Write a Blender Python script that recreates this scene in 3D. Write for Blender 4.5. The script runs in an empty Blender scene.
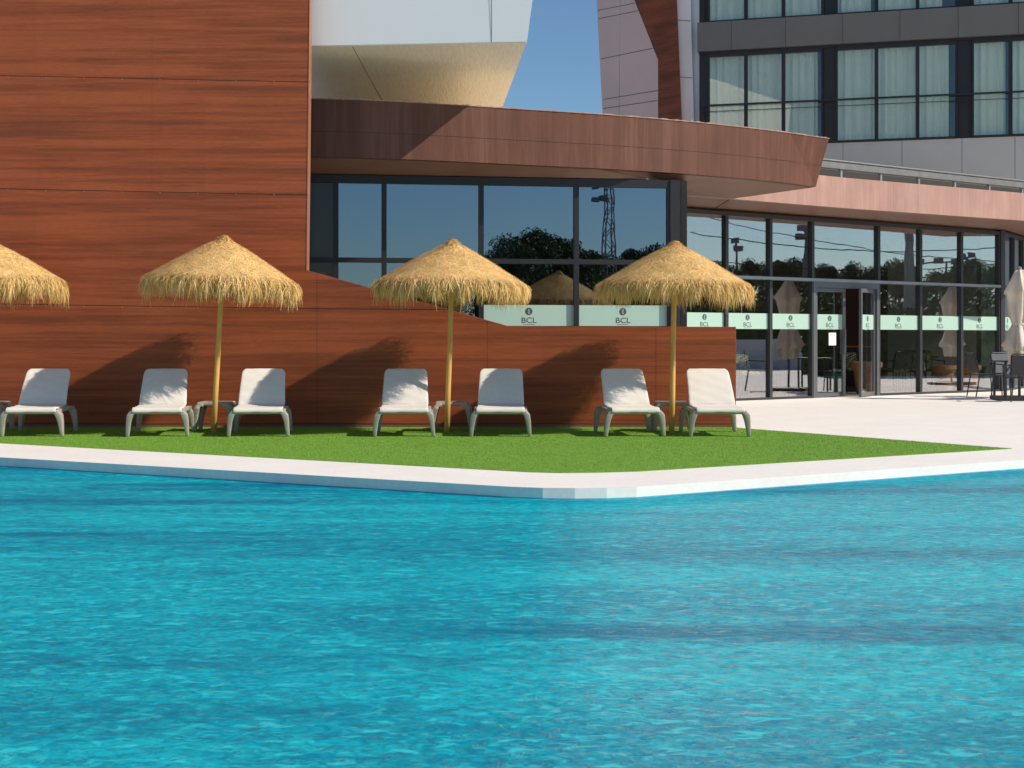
import bpy, bmesh, math, random
import numpy as np
from mathutils import Vector, Matrix
random.seed(7); rng = np.random.default_rng(7)
PI = math.pi
scene = bpy.context.scene
COL = scene.collection

# ------------------------------------------------------------------ camera, sky, sun, exposure
F = 1400.0; HZ = 338.0; CH = 1.165
cam = bpy.data.objects.new('camera', bpy.data.cameras.new('camera')); COL.objects.link(cam)
cam.data.sensor_width = 36.0; cam.data.lens = 36.0 * F / 1024.0
cam.data.shift_y = -(384 - HZ) / 1024.0
cam.location = (0, 0, CH); cam.rotation_euler = (PI / 2, 0, 0)
cam.data.clip_start = 0.1; cam.data.clip_end = 3000
scene.camera = cam

SUNV = Vector((3.3, -1.0, 2.7)).normalized()          # towards the sun
elev = math.asin(SUNV.z)
world = bpy.data.worlds.new('World'); scene.world = world; world.use_nodes = True
wn = world.node_tree.nodes; wl = world.node_tree.links; wn.clear()
sky = wn.new('ShaderNodeTexSky'); sky.sky_type = 'NISHITA'; sky.sun_disc = False
sky.sun_elevation = elev; sky.sun_rotation = math.atan2(SUNV.x, SUNV.y)
sky.air_density = 1.0; sky.dust_density = 0.4; sky.ozone_density = 3.0; sky.altitude = 300
bg = wn.new('ShaderNodeBackground'); bg.inputs['Strength'].default_value = 0.088
wo = wn.new('ShaderNodeOutputWorld')
tint = wn.new('ShaderNodeMix'); tint.data_type = 'RGBA'; tint.blend_type = 'MULTIPLY'; tint.inputs[0].default_value = 1
tint.inputs[7].default_value = (.95, 1.13, 1.22, 1)      # the clear deep blue of the photograph's sky
wl.new(sky.outputs[0], tint.inputs[6]); wl.new(tint.outputs[2], bg.inputs[0]); wl.new(bg.outputs[0], wo.inputs[0])
sd = bpy.data.lights.new('sun', 'SUN'); sd.energy = 4.9; sd.angle = math.radians(0.5); sd.color = (1.0, 0.91, 0.79)
so = bpy.data.objects.new('sun', sd); COL.objects.link(so)
so.rotation_euler = SUNV.to_track_quat('Z', 'Y').to_euler(); so.location = (20, -6, 20)
scene.view_settings.view_transform = 'Standard'; scene.view_settings.look = 'None'
scene.view_settings.exposure = 0.0; scene.view_settings.gamma = 1.0
scene.view_settings.use_curve_mapping = False
scene.cycles.max_bounces = 10; scene.cycles.transparent_max_bounces = 16
scene.cycles.sample_clamp_indirect = 6.0

# ------------------------------------------------------------------ helpers
def P(px, py, Y):  # a pixel of the photograph at distance Y
    return Vector(((px - 512) / F * Y, Y, CH + (HZ - py) / F * Y))
def tag(o, label=None, cat=None, group=None, kind=None):
    if label: o['label'] = label
    if cat: o['category'] = cat
    if group: o['group'] = group
    if kind: o['kind'] = kind
    return o
def root(name, loc, label, cat, group=None, rz=0):
    o = bpy.data.objects.new(name, None); COL.objects.link(o)
    o.location = loc; o.rotation_euler = (0, 0, rz); o.empty_display_size = 0.2
    return tag(o, label, cat, group)
class MB:
    def __init__(s): s.v = []; s.f = []
    def add(s, vs, fs):
        n = len(s.v); s.v += [tuple(v) for v in vs]; s.f += [tuple(i + n for i in f) for f in fs]
    def box(s, x0, x1, y0, y1, z0, z1):
        s.add([(x0,y0,z0),(x1,y0,z0),(x1,y1,z0),(x0,y1,z0),(x0,y0,z1),(x1,y0,z1),(x1,y1,z1),(x0,y1,z1)],
              [(0,3,2,1),(4,5,6,7),(0,1,5,4),(1,2,6,5),(2,3,7,6),(3,0,4,7)])
    def obox(s, o, u, n, U, N, Z):   # box in a frame: u along, n outward, z up
        vs = []
        for z in Z:
            for a, b in ((U[0],N[0]),(U[1],N[0]),(U[1],N[1]),(U[0],N[1])):
                p = Vector((o[0],o[1],0)) + u*a + n*b; vs.append((p.x, p.y, z))
        s.add(vs, [(0,3,2,1),(4,5,6,7),(0,1,5,4),(1,2,6,5),(2,3,7,6),(3,0,4,7)])
    def prism(s, poly, z0, z1):
        n = len(poly)
        s.add([(p[0],p[1],z0) for p in poly] + [(p[0],p[1],z1) for p in poly],
              [tuple(range(n))[::-1], tuple(range(n, 2*n))] + [(i,(i+1)%n,(i+1)%n+n,i+n) for i in range(n)])
    def slabXZ(s, poly, y0, y1):     # polygon in the XZ plane given thickness
        n = len(poly)
        s.add([(p[0],y0,p[1]) for p in poly] + [(p[0],y1,p[1]) for p in poly],
              [tuple(range(n)), tuple(range(n, 2*n))[::-1]] + [(i,i+n,(i+1)%n+n,(i+1)%n) for i in range(n)])
    def tube(s, pts, rad, n=8, cap=True):
        pts = [Vector(p) for p in pts]
        if not hasattr(rad, '__len__'): rad = [rad]*len(pts)
        rings = []
        for i, p in enumerate(pts):
            a = pts[max(i-1,0)]; b = pts[min(i+1,len(pts)-1)]; d = (b-a).normalized()
            r = Vector((0,0,1)) if abs(d.z) < 0.9 else Vector((1,0,0))
            e = d.cross(r).normalized(); g = d.cross(e)
            rings.append([p + (e*math.cos(2*PI*k/n) + g*math.sin(2*PI*k/n))*rad[i] for k in range(n)])
        vs = [v for r in rings for v in r]; fs = []
        for i in range(len(pts)-1):
            for k in range(n): fs.append((i*n+k, i*n+(k+1)%n, (i+1)*n+(k+1)%n, (i+1)*n+k))
        if cap: fs += [tuple(range(n))[::-1], tuple(range((len(pts)-1)*n, len(pts)*n))]
        s.add(vs, fs)
    def sweep(s, pts, ws, ds, side=(0,1,0)):  # rectangular section swept: width ws in plane, depth ds along side
        pts = [Vector(p) for p in pts]; side = Vector(side); m = len(pts); vs = []
        for i, p in enumerate(pts):
            a = pts[max(i-1,0)]; b = pts[min(i+1,m-1)]; d = (b-a).normalized()
            e = side.cross(d).normalized(); w = ws[i]/2; q = ds[i]/2
            vs += [p+e*w+side*q, p-e*w+side*q, p-e*w-side*q, p+e*w-side*q]
        fs = [(0,1,2,3), tuple(range((m-1)*4, m*4))[::-1]]
        for i in range(m-1):
            for k in range(4): fs.append((i*4+k, (i+1)*4+k, (i+1)*4+(k+1)%4, i*4+(k+1)%4))
        s.add(vs, fs)
    def lathe(s, prof, n=16, c=(0,0)):
        vs = []; fs = []
        for r, z in prof:
            for k in range(n): vs.append((c[0]+r*math.cos(2*PI*k/n), c[1]+r*math.sin(2*PI*k/n), z))
        for i in range(len(prof)-1):
            for k in range(n): fs.append((i*n+k, i*n+(k+1)%n, (i+1)*n+(k+1)%n, (i+1)*n+k))
        fs += [tuple(range(n))[::-1], tuple(range((len(prof)-1)*n, len(prof)*n))]
        s.add(vs, fs)
    def build(s, name, mat, parent=None, smooth=False, bevel=0, world=True, subd=0):
        me = bpy.data.meshes.new(name); me.from_pydata(s.v, [], s.f)
        bm = bmesh.new(); bm.from_mesh(me); bmesh.ops.recalc_face_normals(bm, faces=bm.faces)
        bm.to_mesh(me); bm.free()
        me.materials.append(mat)
        if smooth: me.polygons.foreach_set('use_smooth', [True]*len(me.polygons))
        o = bpy.data.objects.new(name, me); COL.objects.link(o)
        if parent:
            o.parent = parent
            if world:                                     # vertices were given in world space
                off = Vector((0,0,0)); q = parent
                while q: off += q.location; q = q.parent
                me.transform(Matrix.Translation(-off))
        if bevel:
            m = o.modifiers.new('b', 'BEVEL'); m.width = bevel; m.segments = 2; m.limit_method = 'ANGLE'
        if subd:
            m = o.modifiers.new('s', 'SUBSURF'); m.levels = subd; m.render_levels = subd
        return o
def quick(name, V, Fc, mat, parent=None, tone=None, smooth=False):     # big numpy meshes
    me = bpy.data.meshes.new(name)
    nv = len(V); nf, k = Fc.shape
    me.vertices.add(nv); me.vertices.foreach_set('co', V.astype(np.float32).ravel())
    me.loops.add(nf*k); me.loops.foreach_set('vertex_index', Fc.astype(np.int32).ravel())
    me.polygons.add(nf); me.polygons.foreach_set('loop_start', np.arange(0, nf*k, k, dtype=np.int32))
    me.update(calc_edges=True)
    if tone is not None:
        a = me.attributes.new('tone', 'FLOAT', 'POINT'); a.data.foreach_set('value', tone.astype(np.float32))
    me.materials.append(mat)
    if smooth: me.polygons.foreach_set('use_smooth', [True]*nf)
    o = bpy.data.objects.new(name, me); COL.objects.link(o)
    if parent: o.parent = parent
    return o
def copy_tree(o, parent=None):
    c = o.copy(); COL.objects.link(c)
    if parent: c.parent = parent
    for ch in list(o.children): copy_tree(ch, c)
    return c

# ------------------------------------------------------------------ materials
def mat(name, col=(.5,.5,.5), rough=.6, metal=0, spec=.5):
    m = bpy.data.materials.new(name); m.use_nodes = True
    b = m.node_tree.nodes['Principled BSDF']
    b.inputs['Base Color'].default_value = (*col, 1); b.inputs['Roughness'].default_value = rough
    b.inputs['Metallic'].default_value = metal; b.inputs['Specular IOR Level'].default_value = spec
    return m
def nd(m, t, **kw):
    n = m.node_tree.nodes.new(t)
    for k, v in kw.items():
        if hasattr(n, k): setattr(n, k, v)
        else: n.inputs[k].default_value = v
    return n
def lk(m, a, b): m.node_tree.links.new(a, b)
def bsdf(m): return m.node_tree.nodes['Principled BSDF']
def coords(m, scale=(1,1,1), rot=(0,0,0), kind='Object'):
    tc = nd(m, 'ShaderNodeTexCoord'); mp = nd(m, 'ShaderNodeMapping')
    mp.inputs['Scale'].default_value = scale; mp.inputs['Rotation'].default_value = rot
    lk(m, tc.outputs[kind], mp.inputs[0]); return mp.outputs[0]
def noise(m, vec, scale, detail=4, rough=.55, dist=0):
    n = nd(m, 'ShaderNodeTexNoise'); n.inputs['Scale'].default_value = scale; n.inputs['Detail'].default_value = detail
    n.inputs['Roughness'].default_value = rough; n.inputs['Distortion'].default_value = dist
    lk(m, vec, n.inputs['Vector']); return n.outputs['Fac']
def ramp(m, fac, stops):
    r = nd(m, 'ShaderNodeValToRGB'); e = r.color_ramp.elements
    while len(e) > 1: e.remove(e[-1])
    e[0].position = stops[0][0]; e[0].color = (*stops[0][1], 1)
    for p, c in stops[1:]:
        x = e.new(p); x.color = (*c, 1)
    lk(m, fac, r.inputs[0]); return r.outputs[0]
def mixc(m, a, b, fac, mode='MIX'):
    n = nd(m, 'ShaderNodeMix', data_type='RGBA', blend_type=mode)
    for sock, v in ((n.inputs[0], fac), (n.inputs[6], a), (n.inputs[7], b)):
        if isinstance(v, (int, float)): sock.default_value = v
        elif isinstance(v, tuple): sock.default_value = (*v, 1)
        else: lk(m, v, sock)
    return n.outputs[2]
def bump(m, h, strength=.3, dist=.01):
    b = nd(m, 'ShaderNodeBump'); b.inputs['Strength'].default_value = strength; b.inputs['Distance'].default_value = dist
    lk(m, h, b.inputs['Height']); lk(m, b.outputs[0], bsdf(m).inputs['Normal']); return b
def mottled(name, c1, c2, scale=4, rough=.6, bs=.15, bd=.004, stretch=(1,1,1), metal=0, spec=.5, bscale=60):
    m = mat(name, c1, rough, metal, spec); v = coords(m, stretch)
    f = noise(m, v, scale, 6, .6)
    lk(m, ramp(m, f, [(.3, c1), (.7, c2)]), bsdf(m).inputs['Base Color'])
    if bs: bump(m, noise(m, v, bscale, 4), bs, bd)
    return m

def wood_mat(name, mul=1.0, along=(.7,1,10)):
    m = mat(name, (.3,.1,.04), .55, 0, .25)
    f1 = noise(m, coords(m, (.2,1,along[2]*.85)), 1.0, 2, .5, .08)
    f2 = noise(m, coords(m, (1.1,1,along[2]*2.8)), 1.0, 6, .6, .12)
    f3 = noise(m, coords(m, (9,8,along[2]*16)), 1.0, 4, .6)
    mm = nd(m, 'ShaderNodeMath', operation='MULTIPLY_ADD'); mm.inputs[1].default_value = .75
    lk(m, f2, mm.inputs[0]); lk(m, f1, mm.inputs[2])
    c = ramp(m, mm.outputs[0], [(.68, tuple(x*mul for x in (.19,.052,.022))), (.84, tuple(x*mul for x in (.265,.066,.025))), (1.0, tuple(x*mul for x in (.34,.086,.031)))])
    c = mixc(m, c, ramp(m, f3, [(.35,(.86,.86,.86)),(.65,(1.10,1.09,1.08))]), 1.0, 'MULTIPLY')
    vl = coords(m, (.9,1,.9)); c = mixc(m, c, ramp(m, noise(m, vl, .6, 3), [(.3,(.91,.91,.93)),(.7,(1.07,1.06,1.03))]), 1.0, 'MULTIPLY')
    vp = coords(m, (1/2.2,0,1/1.47)); sn = nd(m, 'ShaderNodeVectorMath', operation='FLOOR'); lk(m, vp, sn.inputs[0])
    wn_ = nd(m, 'ShaderNodeTexWhiteNoise'); lk(m, sn.outputs[0], wn_.inputs['Vector'])
    c = mixc(m, c, ramp(m, wn_.outputs['Value'], [(0,(.95,.95,.95)),(1,(1.05,1.05,1.05))]), 1.0, 'MULTIPLY')
    lk(m, c, bsdf(m).inputs['Base Color']); bump(m, f2, .12, .004)
    return m
M = {}
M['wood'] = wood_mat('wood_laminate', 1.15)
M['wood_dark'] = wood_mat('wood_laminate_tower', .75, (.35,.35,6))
M['copper_edge'] = mottled('copper_edge', (.30,.12,.065), (.38,.16,.09), 3, .4)
M['groove'] = mat('groove', (.02,.012,.01), .8)
M['rail_trim'] = mat('rail_trim', (.20,.10,.07), .5)

def streaked(name, c1, c2, c3, rough=.5):      # painted metal fascia with runs of dirt
    m = mat(name, c1, rough, 0, .2)
    v = coords(m, (2.6,2.6,.12), (0, math.radians(6), 0)); f = noise(m, v, 1.6, 8, .75)
    vb = coords(m, (1,1,1)); g = noise(m, vb, 1.2, 4)
    c = ramp(m, f, [(.36,c2),(.5,c1),(.62,c3)])
    c = mixc(m, c, ramp(m, g, [(.3,(.88,.88,.88)),(.7,(1.08,1.08,1.08))]), 1.0, 'MULTIPLY')
    vf = coords(m, (26,26,1.2)); ff = noise(m, vf, 1.5, 4, .6)
    c = mixc(m, c, ramp(m, ff, [(.35,(.93,.93,.93)),(.65,(1.07,1.07,1.07))]), 1.0, 'MULTIPLY')
    lk(m, c, bsdf(m).inputs['Base Color']); bump(m, f, .15, .006)
    return m
M['fascia'] = streaked('brown_fascia', (.135,.056,.036), (.115,.047,.030), (.165,.076,.052))
M['fascia_pink'] = streaked('pink_fascia', (.42,.25,.20), (.385,.225,.18), (.46,.285,.23))
M['soffit'] = mottled('soffit', (.20,.10,.065), (.24,.125,.08), 2, .5, .08)
M['roof'] = mottled('roof_sheet', (.68,.55,.40), (.76,.62,.46), 5, .35, .3, .02, (1,6,1), .3)
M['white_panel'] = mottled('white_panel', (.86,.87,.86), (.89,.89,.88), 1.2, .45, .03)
M['cream_soffit'] = mottled('cream_soffit', (.86,.79,.60), (.94,.90,.76), 2.5, .4, .5, .02, (9,1.0,1), 0, .6, 3)
M['grey_panel'] = mottled('grey_panel', (.16,.145,.13), (.175,.16,.142), 1.5, .5, .03)
M['pale_panel'] = mottled('pale_panel', (.56,.54,.50), (.61,.59,.55), 1.1, .45, .03)
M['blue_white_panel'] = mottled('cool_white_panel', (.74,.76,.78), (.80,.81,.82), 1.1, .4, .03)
M['pink_panel'] = mottled('pink_panel', (.62,.42,.37), (.70,.49,.43), .55, .3, .03)
M['frame'] = mottled('dark_frame', (.032,.033,.034), (.04,.041,.042), 3, .4, 0)
M['frame_light'] = mottled('grey_frame', (.13,.135,.14), (.15,.155,.16), 3, .35, 0, metal=.3)
M['black_frame'] = mottled('black_frame', (.014,.014,.016), (.018,.018,.02), 3, .45, 0)
M['steel'] = mottled('steel', (.30,.30,.29), (.38,.38,.37), 3, .35, .1, metal=.6)
M['interior'] = mottled('interior_wall', (.07,.022,.018), (.09,.027,.021), 1, .7, .1)
M['interior_dark'] = mottled('interior_dark', (.035,.033,.032), (.045,.043,.042), 1, .8, 0)
M['interior_floor'] = mottled('interior_floor', (.36,.35,.33), (.42,.41,.39), 2, .35, 0)
M['film'] = mat('film', (.40,.58,.48), .5)
M['print'] = mat('film_print', (.055,.085,.075), .6)
M['print_light'] = mat('film_print_light', (.38,.5,.45), .6)
M['paper'] = mat('paper', (.8,.8,.82), .7)
M['red_dot'] = mat('red_print', (.6,.05,.05), .7)
M['orange_shelf'] = mat('orange_shelf', (.7,.25,.06), .6)
M['plastic'] = mottled('grey_plastic', (.36,.33,.29), (.42,.385,.34), 6, .45, .1, .002)
M['fabric'] = mottled('white_fabric', (.69,.645,.575), (.76,.71,.64), 5, .9, .4, .003, bscale=160)
M['pole_wood'] = mottled('pole_wood', (.55,.28,.06), (.78,.46,.12), 9, .6, .3, .004, (1,1,.15))
M['terracotta'] = mottled('terracotta', (.50,.25,.12), (.60,.32,.17), 8, .8, .2)
M['green_pot'] = mat('green_plastic', (.02,.11,.07), .4)
M['black_metal'] = mottled('black_metal', (.02,.021,.022), (.03,.031,.032), 6, .4, 0)
M['grey_mesh'] = mottled('grey_sling', (.10,.12,.14), (.14,.16,.18), 30, .7, .2)
M['canvas'] = mottled('beige_canvas', (.60,.52,.42), (.70,.62,.51), 4, .9, .5, .01, bscale=25)
M['bark'] = mottled('bark', (.09,.06,.04), (.16,.11,.07), 12, .9, .6, .02)
M['galv'] = mottled('galvanised_steel', (.16,.16,.16), (.22,.22,.22), 6, .5, 0, metal=.3)
M['white_wall'] = mottled('render_wall', (.55,.55,.54), (.65,.64,.62), 1, .9, .2)
M['wire'] = mat('wire', (.03,.03,.03), .6)
M['lamp_glass'] = mat('lamp_glass', (.3,.3,.32), .15)

def cushion_mat():
    m = mat('zigzag_cushion', (.6,.55,.3), .9); v = coords(m, (1,1,1))
    w = nd(m, 'ShaderNodeTexChecker'); w.inputs['Scale'].default_value = 26
    mp = nd(m, 'ShaderNodeMapping'); mp.inputs['Rotation'].default_value = (.6,.5,.8); lk(m, v, mp.inputs[0]); lk(m, mp.outputs[0], w.inputs['Vector'])
    w.inputs['Color1'].default_value = (.62,.60,.36,1); w.inputs['Color2'].default_value = (.10,.11,.05,1)
    lk(m, w.outputs[0], bsdf(m).inputs['Base Color']); return m
M['cushion'] = cushion_mat()

def glass_mat(name, tint, refl, rcol=(1,1,1), wob=.0, rough=0.0):
    m = bpy.data.materials.new(name); m.use_nodes = True; n = m.node_tree.nodes; n.clear()
    out = n.new('ShaderNodeOutputMaterial'); t = n.new('ShaderNodeBsdfTransparent'); g = n.new('ShaderNodeBsdfGlossy')
    t.inputs[0].default_value = (*tint, 1); g.inputs['Color'].default_value = (*rcol, 1); g.inputs['Roughness'].default_value = rough
    mx = n.new('ShaderNodeMixShader'); lw = n.new('ShaderNodeLayerWeight'); lw.inputs['Blend'].default_value = .18
    mr = n.new('ShaderNodeMapRange'); mr.inputs['To Min'].default_value = refl; mr.inputs['To Max'].default_value = .9
    lk(m, lw.outputs['Facing'], mr.inputs[0]); lk(m, mr.outputs[0], mx.inputs[0])
    if wob:
        v = coords(m, (1,1,1)); f = noise(m, v, .9, 2)
        b = n.new('ShaderNodeBump'); b.inputs['Strength'].default_value = wob; b.inputs['Distance'].default_value = .02
        lk(m, f, b.inputs['Height']); lk(m, b.outputs[0], g.inputs['Normal'])
    lk(m, t.outputs[0], mx.inputs[1]); lk(m, g.outputs[0], mx.inputs[2]); lk(m, mx.outputs[0], out.inputs[0])
    return m
M['glass'] = glass_mat('tinted_glass', (.50,.52,.52), .235, (.80,.95,1.12), .05)
M['glass_clear'] = glass_mat('lobby_glass', (.93,.94,.93), .165, (.97,.97,1.0), .05)
M['glass_tower'] = glass_mat('room_glass', (.92,.955,.93), .075, (.95,1,1), .05)

def straw_mat():
    m = mat('straw', (.5,.35,.12), .75, 0, .3)
    a = nd(m, 'ShaderNodeAttribute'); a.attribute_name = 'tone'
    c = ramp(m, a.outputs['Fac'], [(0,(.38,.20,.05)),(.35,(.74,.46,.15)),(.75,(.91,.63,.26)),(1,(.96,.76,.40))])
    v = coords(m); c = mixc(m, c, ramp(m, noise(m, v, 5, 3), [(.3,(.85,.85,.82)),(.7,(1.08,1.08,1.08))]), 1.0, 'MULTIPLY')
    lk(m, c, bsdf(m).inputs['Base Color']); return m
M['straw'] = straw_mat()
def leaf_mat(name, c0, c1):
    m = mat(name, c0, .6, 0, .3)
    a = nd(m, 'ShaderNodeAttribute'); a.attribute_name = 'tone'
    lk(m, ramp(m, a.outputs['Fac'], [(0,c0),(1,c1)]), bsdf(m).inputs['Base Color'])
    bsdf(m).inputs['Transmission Weight'].default_value = 0
    return m
M['leaf'] = leaf_mat('leaf', (.035,.06,.02), (.10,.15,.05))
M['leaf_hedge'] = leaf_mat('hedge_leaf', (.02,.045,.01), (.07,.11,.025))
M['turf'] = leaf_mat('turf_blade', (.14,.295,.014), (.215,.41,.03))
M['turf_base'] = mottled('turf_base', (.13,.27,.02), (.16,.32,.03), 6, .9, .5, .01)

def pave_mat():
    m = mat('pale_paving', (.7,.68,.64), .75, 0, .3); v = coords(m)
    f = noise(m, v, 1.3, 8, .65); g = noise(m, v, 18, 6, .7)
    c = ramp(m, f, [(.3,(.82,.765,.70)),(.7,(.88,.83,.77))])
    c = mixc(m, c, ramp(m, g, [(.35,(.95,.95,.95)),(.65,(1.03,1.03,1.03))]), 1.0, 'MULTIPLY')
    lk(m, c, bsdf(m).inputs['Base Color']); bump(m, g, .2, .003); return m
M['paving'] = pave_mat()
M['earth'] = mottled('earth', (.20,.18,.13), (.30,.27,.20), .3, .95, .3)
M['mosaic'] = mat('mosaic_tile', (.10,.42,.55), .3)

def water_mat():
    m = bpy.data.materials.new('pool_water'); m.use_nodes = True; n = m.node_tree.nodes; n.clear()
    out = n.new('ShaderNodeOutputMaterial')
    big = noise(m, coords(m, (.16,.85,1), (0,0,math.radians(4))), 1.5, 3, .5, .4)
    mid = noise(m, coords(m, (.9,1.3,1)), 3.4, 4, .6, 1.0)
    fin = noise(m, coords(m, (1.0,1.15,1)), 19.0, 3, .6, 1.2)
    def mad(a, k, c):
        x = nd(m, 'ShaderNodeMath', operation='MULTIPLY_ADD'); x.inputs[1].default_value = k; lk(m, a, x.inputs[0])
        if isinstance(c, float): x.inputs[2].default_value = c
        else: lk(m, c, x.inputs[2])
        return x.outputs[0]
    s2 = mad(fin, 1.25, mad(mid, .55, mad(big, .8, 0.0)))
    col = ramp(m, mad(s2, .5, -.062), [(.44,(.001,.22,.33)),(.55,(.001,.31,.41)),(.62,(.002,.40,.49)),(.72,(.008,.50,.58))])  # caustic mottling painted into the water's diffuse colour
    fl = noise(m, coords(m, (.8,1.35,1), (0,0,math.radians(-5))), 13, 2, .5, .9)
    flm = nd(m, 'ShaderNodeMapRange'); flm.inputs['From Min'].default_value = .55; flm.inputs['From Max'].default_value = .68; flm.inputs['To Max'].default_value = .7; lk(m, fl, flm.inputs[0])
    col = mixc(m, col, (.04,.64,.70), flm.outputs[0])  # bright sparkle flecks painted over the mottling
    dk = noise(m, coords(m, (.10,1.0,1), (0,0,math.radians(5))), 1.15, 3, .5, .5)
    dk2 = noise(m, coords(m, (.9,1.6,1)), 5, 4, .6, 1.2)
    dkm = nd(m, 'ShaderNodeMapRange'); dkm.inputs['From Min'].default_value = .74; dkm.inputs['From Max'].default_value = .96; dkm.inputs['To Max'].default_value = .92; lk(m, mad(dk2, .5, dk), dkm.inputs[0])
    col = mixc(m, col, (.001,.15,.26), dkm.outputs[0])
    d = n.new('ShaderNodeBsdfDiffuse'); lk(m, col, d.inputs[0])
    g = n.new('ShaderNodeBsdfGlossy'); g.inputs['Roughness'].default_value = .04; g.inputs['Color'].default_value = (.58,.58,.58,1)
    h1 = noise(m, coords(m, (.9,1.1,1)), 2.4, 3, .5, .6)
    h2 = noise(m, coords(m, (1,1.15,1)), 13, 5, .65, .9)
    b1 = n.new('ShaderNodeBump'); b1.inputs['Strength'].default_value = 1; b1.inputs['Distance'].default_value = .10; lk(m, h1, b1.inputs['Height'])
    b2 = n.new('ShaderNodeBump'); b2.inputs['Strength'].default_value = 1; b2.inputs['Distance'].default_value = .045; lk(m, h2, b2.inputs['Height'])
    lk(m, b1.outputs[0], b2.inputs['Normal']); lk(m, b2.outputs[0], g.inputs['Normal'])
    fr = n.new('ShaderNodeFresnel'); fr.inputs['IOR'].default_value = 1.33; lk(m, b2.outputs[0], fr.inputs['Normal'])
    mx = n.new('ShaderNodeMixShader'); lk(m, fr.outputs[0], mx.inputs[0]); lk(m, d.outputs[0], mx.inputs[1]); lk(m, g.outputs[0], mx.inputs[2])
    lk(m, mx.outputs[0], out.inputs[0]); return m
M['water'] = water_mat()

# ------------------------------------------------------------------ ground, terrace, pool, turf
def gp(px, py): d = F*CH/(py-HZ); return Vector(((px-512)/F*d, d))
front = [gp(0,457.5), gp(512,487.0)]
dirL = (front[1]-front[0]).normalized(); farL = front[0] - dirL*4.6
r0 = Vector((front[1].x+.98, front[1].y)); r1 = gp(1024,460)
arc = [front[1].copy()]
for a in (-18,-6,6,18): arc.append(arc[-1] + Vector((math.cos(math.radians(a)), math.sin(math.radians(a))))*.25)
dirR = (r1-arc[-1]).normalized(); farR = r1 + dirR*4.6
front_edge = [farL, front[0]] + arc + [r1, farR]
iL0 = gp(0,443.5); iL1 = gp(500,470.9); iM = gp(560,473.4); iR0 = gp(640,471.8); iR1 = gp(1024,448.3)
back_edge = [iL0 - (iL1-iL0).normalized()*4.8, iL0, iL1, gp(530,472.6), iM, gp(600,473.0), iR0, iR1, iR1 + (iR1-iR0).normalized()*4.8]
XL, XR, YN = farL.x, farR.x, 1.5
pool = front_edge + [Vector((XR, YN)), Vector((XL, YN))]

def ring(name, outer, inner, z, m, kind='structure'):
    bm = bmesh.new(); ed = []
    for loop in (outer, inner):
        vs = [bm.verts.new((p[0], p[1], z)) for p in loop]
        for i in range(len(vs)): ed.append(bm.edges.new((vs[i], vs[(i+1)%len(vs)])))
    bmesh.ops.triangle_fill(bm, use_beauty=True, use_dissolve=False, edges=ed)
    bmesh.ops.recalc_face_normals(bm, faces=bm.faces)
    if sum(f.normal.z*f.calc_area() for f in bm.faces) < 0:
        for f in bm.faces: f.normal_flip()
    me = bpy.data.meshes.new(name); bm.to_mesh(me); bm.free(); me.materials.append(m)
    o = bpy.data.objects.new(name, me); COL.objects.link(o); o['kind'] = kind; return o
T = [(-32,-14),(38,-14),(38,50),(-32,50)]
hole = [(p.x, p.y+.3 if i < len(front_edge) else p.y) for i, p in enumerate(pool)]
ring('terrace', T, hole, -.004, M['paving'])
ring('ground', [(-700,-700),(900,-700),(900,700),(-700,700)], [(-31.9,-13.9),(37.9,-13.9),(37.9,49.9),(-31.9,49.9)], -.02, M['earth'])
mb = MB()                                  # coping: slabs one after the other round the edge, faceted at the curve
n = len(front_edge)
def seg_pt(poly, t):
    L = [0]
    for a, b in zip(poly[:-1], poly[1:]): L.append(L[-1] + (b-a).length)
    d = t*L[-1]
    for i in range(len(poly)-1):
        if d <= L[i+1] + 1e-9:
            return poly[i].lerp(poly[i+1], (d-L[i])/(L[i+1]-L[i]))
    return poly[-1]
def ray_back(p):     # point on the back edge at the foot of a front point
    best = None
    for k in range(1601):
        q = seg_pt(back_edge, k/1600); dd = (q-p).length
        if best is None or dd < best[0]: best = (dd, q)
    return best[1]
cps = []
for a, b in zip(front_edge[:-1], front_edge[1:]):
    L = (b-a).length; k = max(1, round(L/.5)) if L > .4 else 1
    for i in range(k): cps.append(a.lerp(b, i/k))
cps.append(front_edge[-1])
bks = [back_edge[0]] + [ray_back(p) for p in cps[1:-1]] + [back_edge[-1]]
for i in range(len(cps)-1):
    a, b, c, d = cps[i], cps[i+1], bks[i+1], bks[i]
    g = (b-a).normalized()*.0002
    mb.prism([a+g, b-g, c, d], -.30, .002 + 0.0)
tag(mb.build('pool_coping', M['paving']), kind='structure')
mb = MB()
for a, b in zip(front_edge[:-1], front_edge[1:]):       # mosaic lined pool wall below the coping
    nn = Vector((-(b-a).y, (b-a).x)).normalized()*.004
    mb.add([(a.x+nn.x*-1,a.y-nn.y,-1.3),(b.x-nn.x,b.y-nn.y,-1.3),(b.x-nn.x,b.y-nn.y,-.078),(a.x-nn.x,a.y-nn.y,-.078)], [(0,1,2,3)])
tag(mb.build('pool_wall', M['mosaic']), kind='structure')
mb = MB(); mb.add([(p.x,p.y,-.085) for p in pool], [tuple(range(len(pool)))])
w = mb.build('pool_water', M['water']); tag(w, kind='structure')
if w.data.polygons[0].normal.z < 0: w.data.flip_normals()
mb = MB(); mb.box(XL-.2, XR+.2, YN-.2, 22, -1.5, -1.4); tag(mb.build('pool_floor', M['mosaic']), kind='structure')

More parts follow.
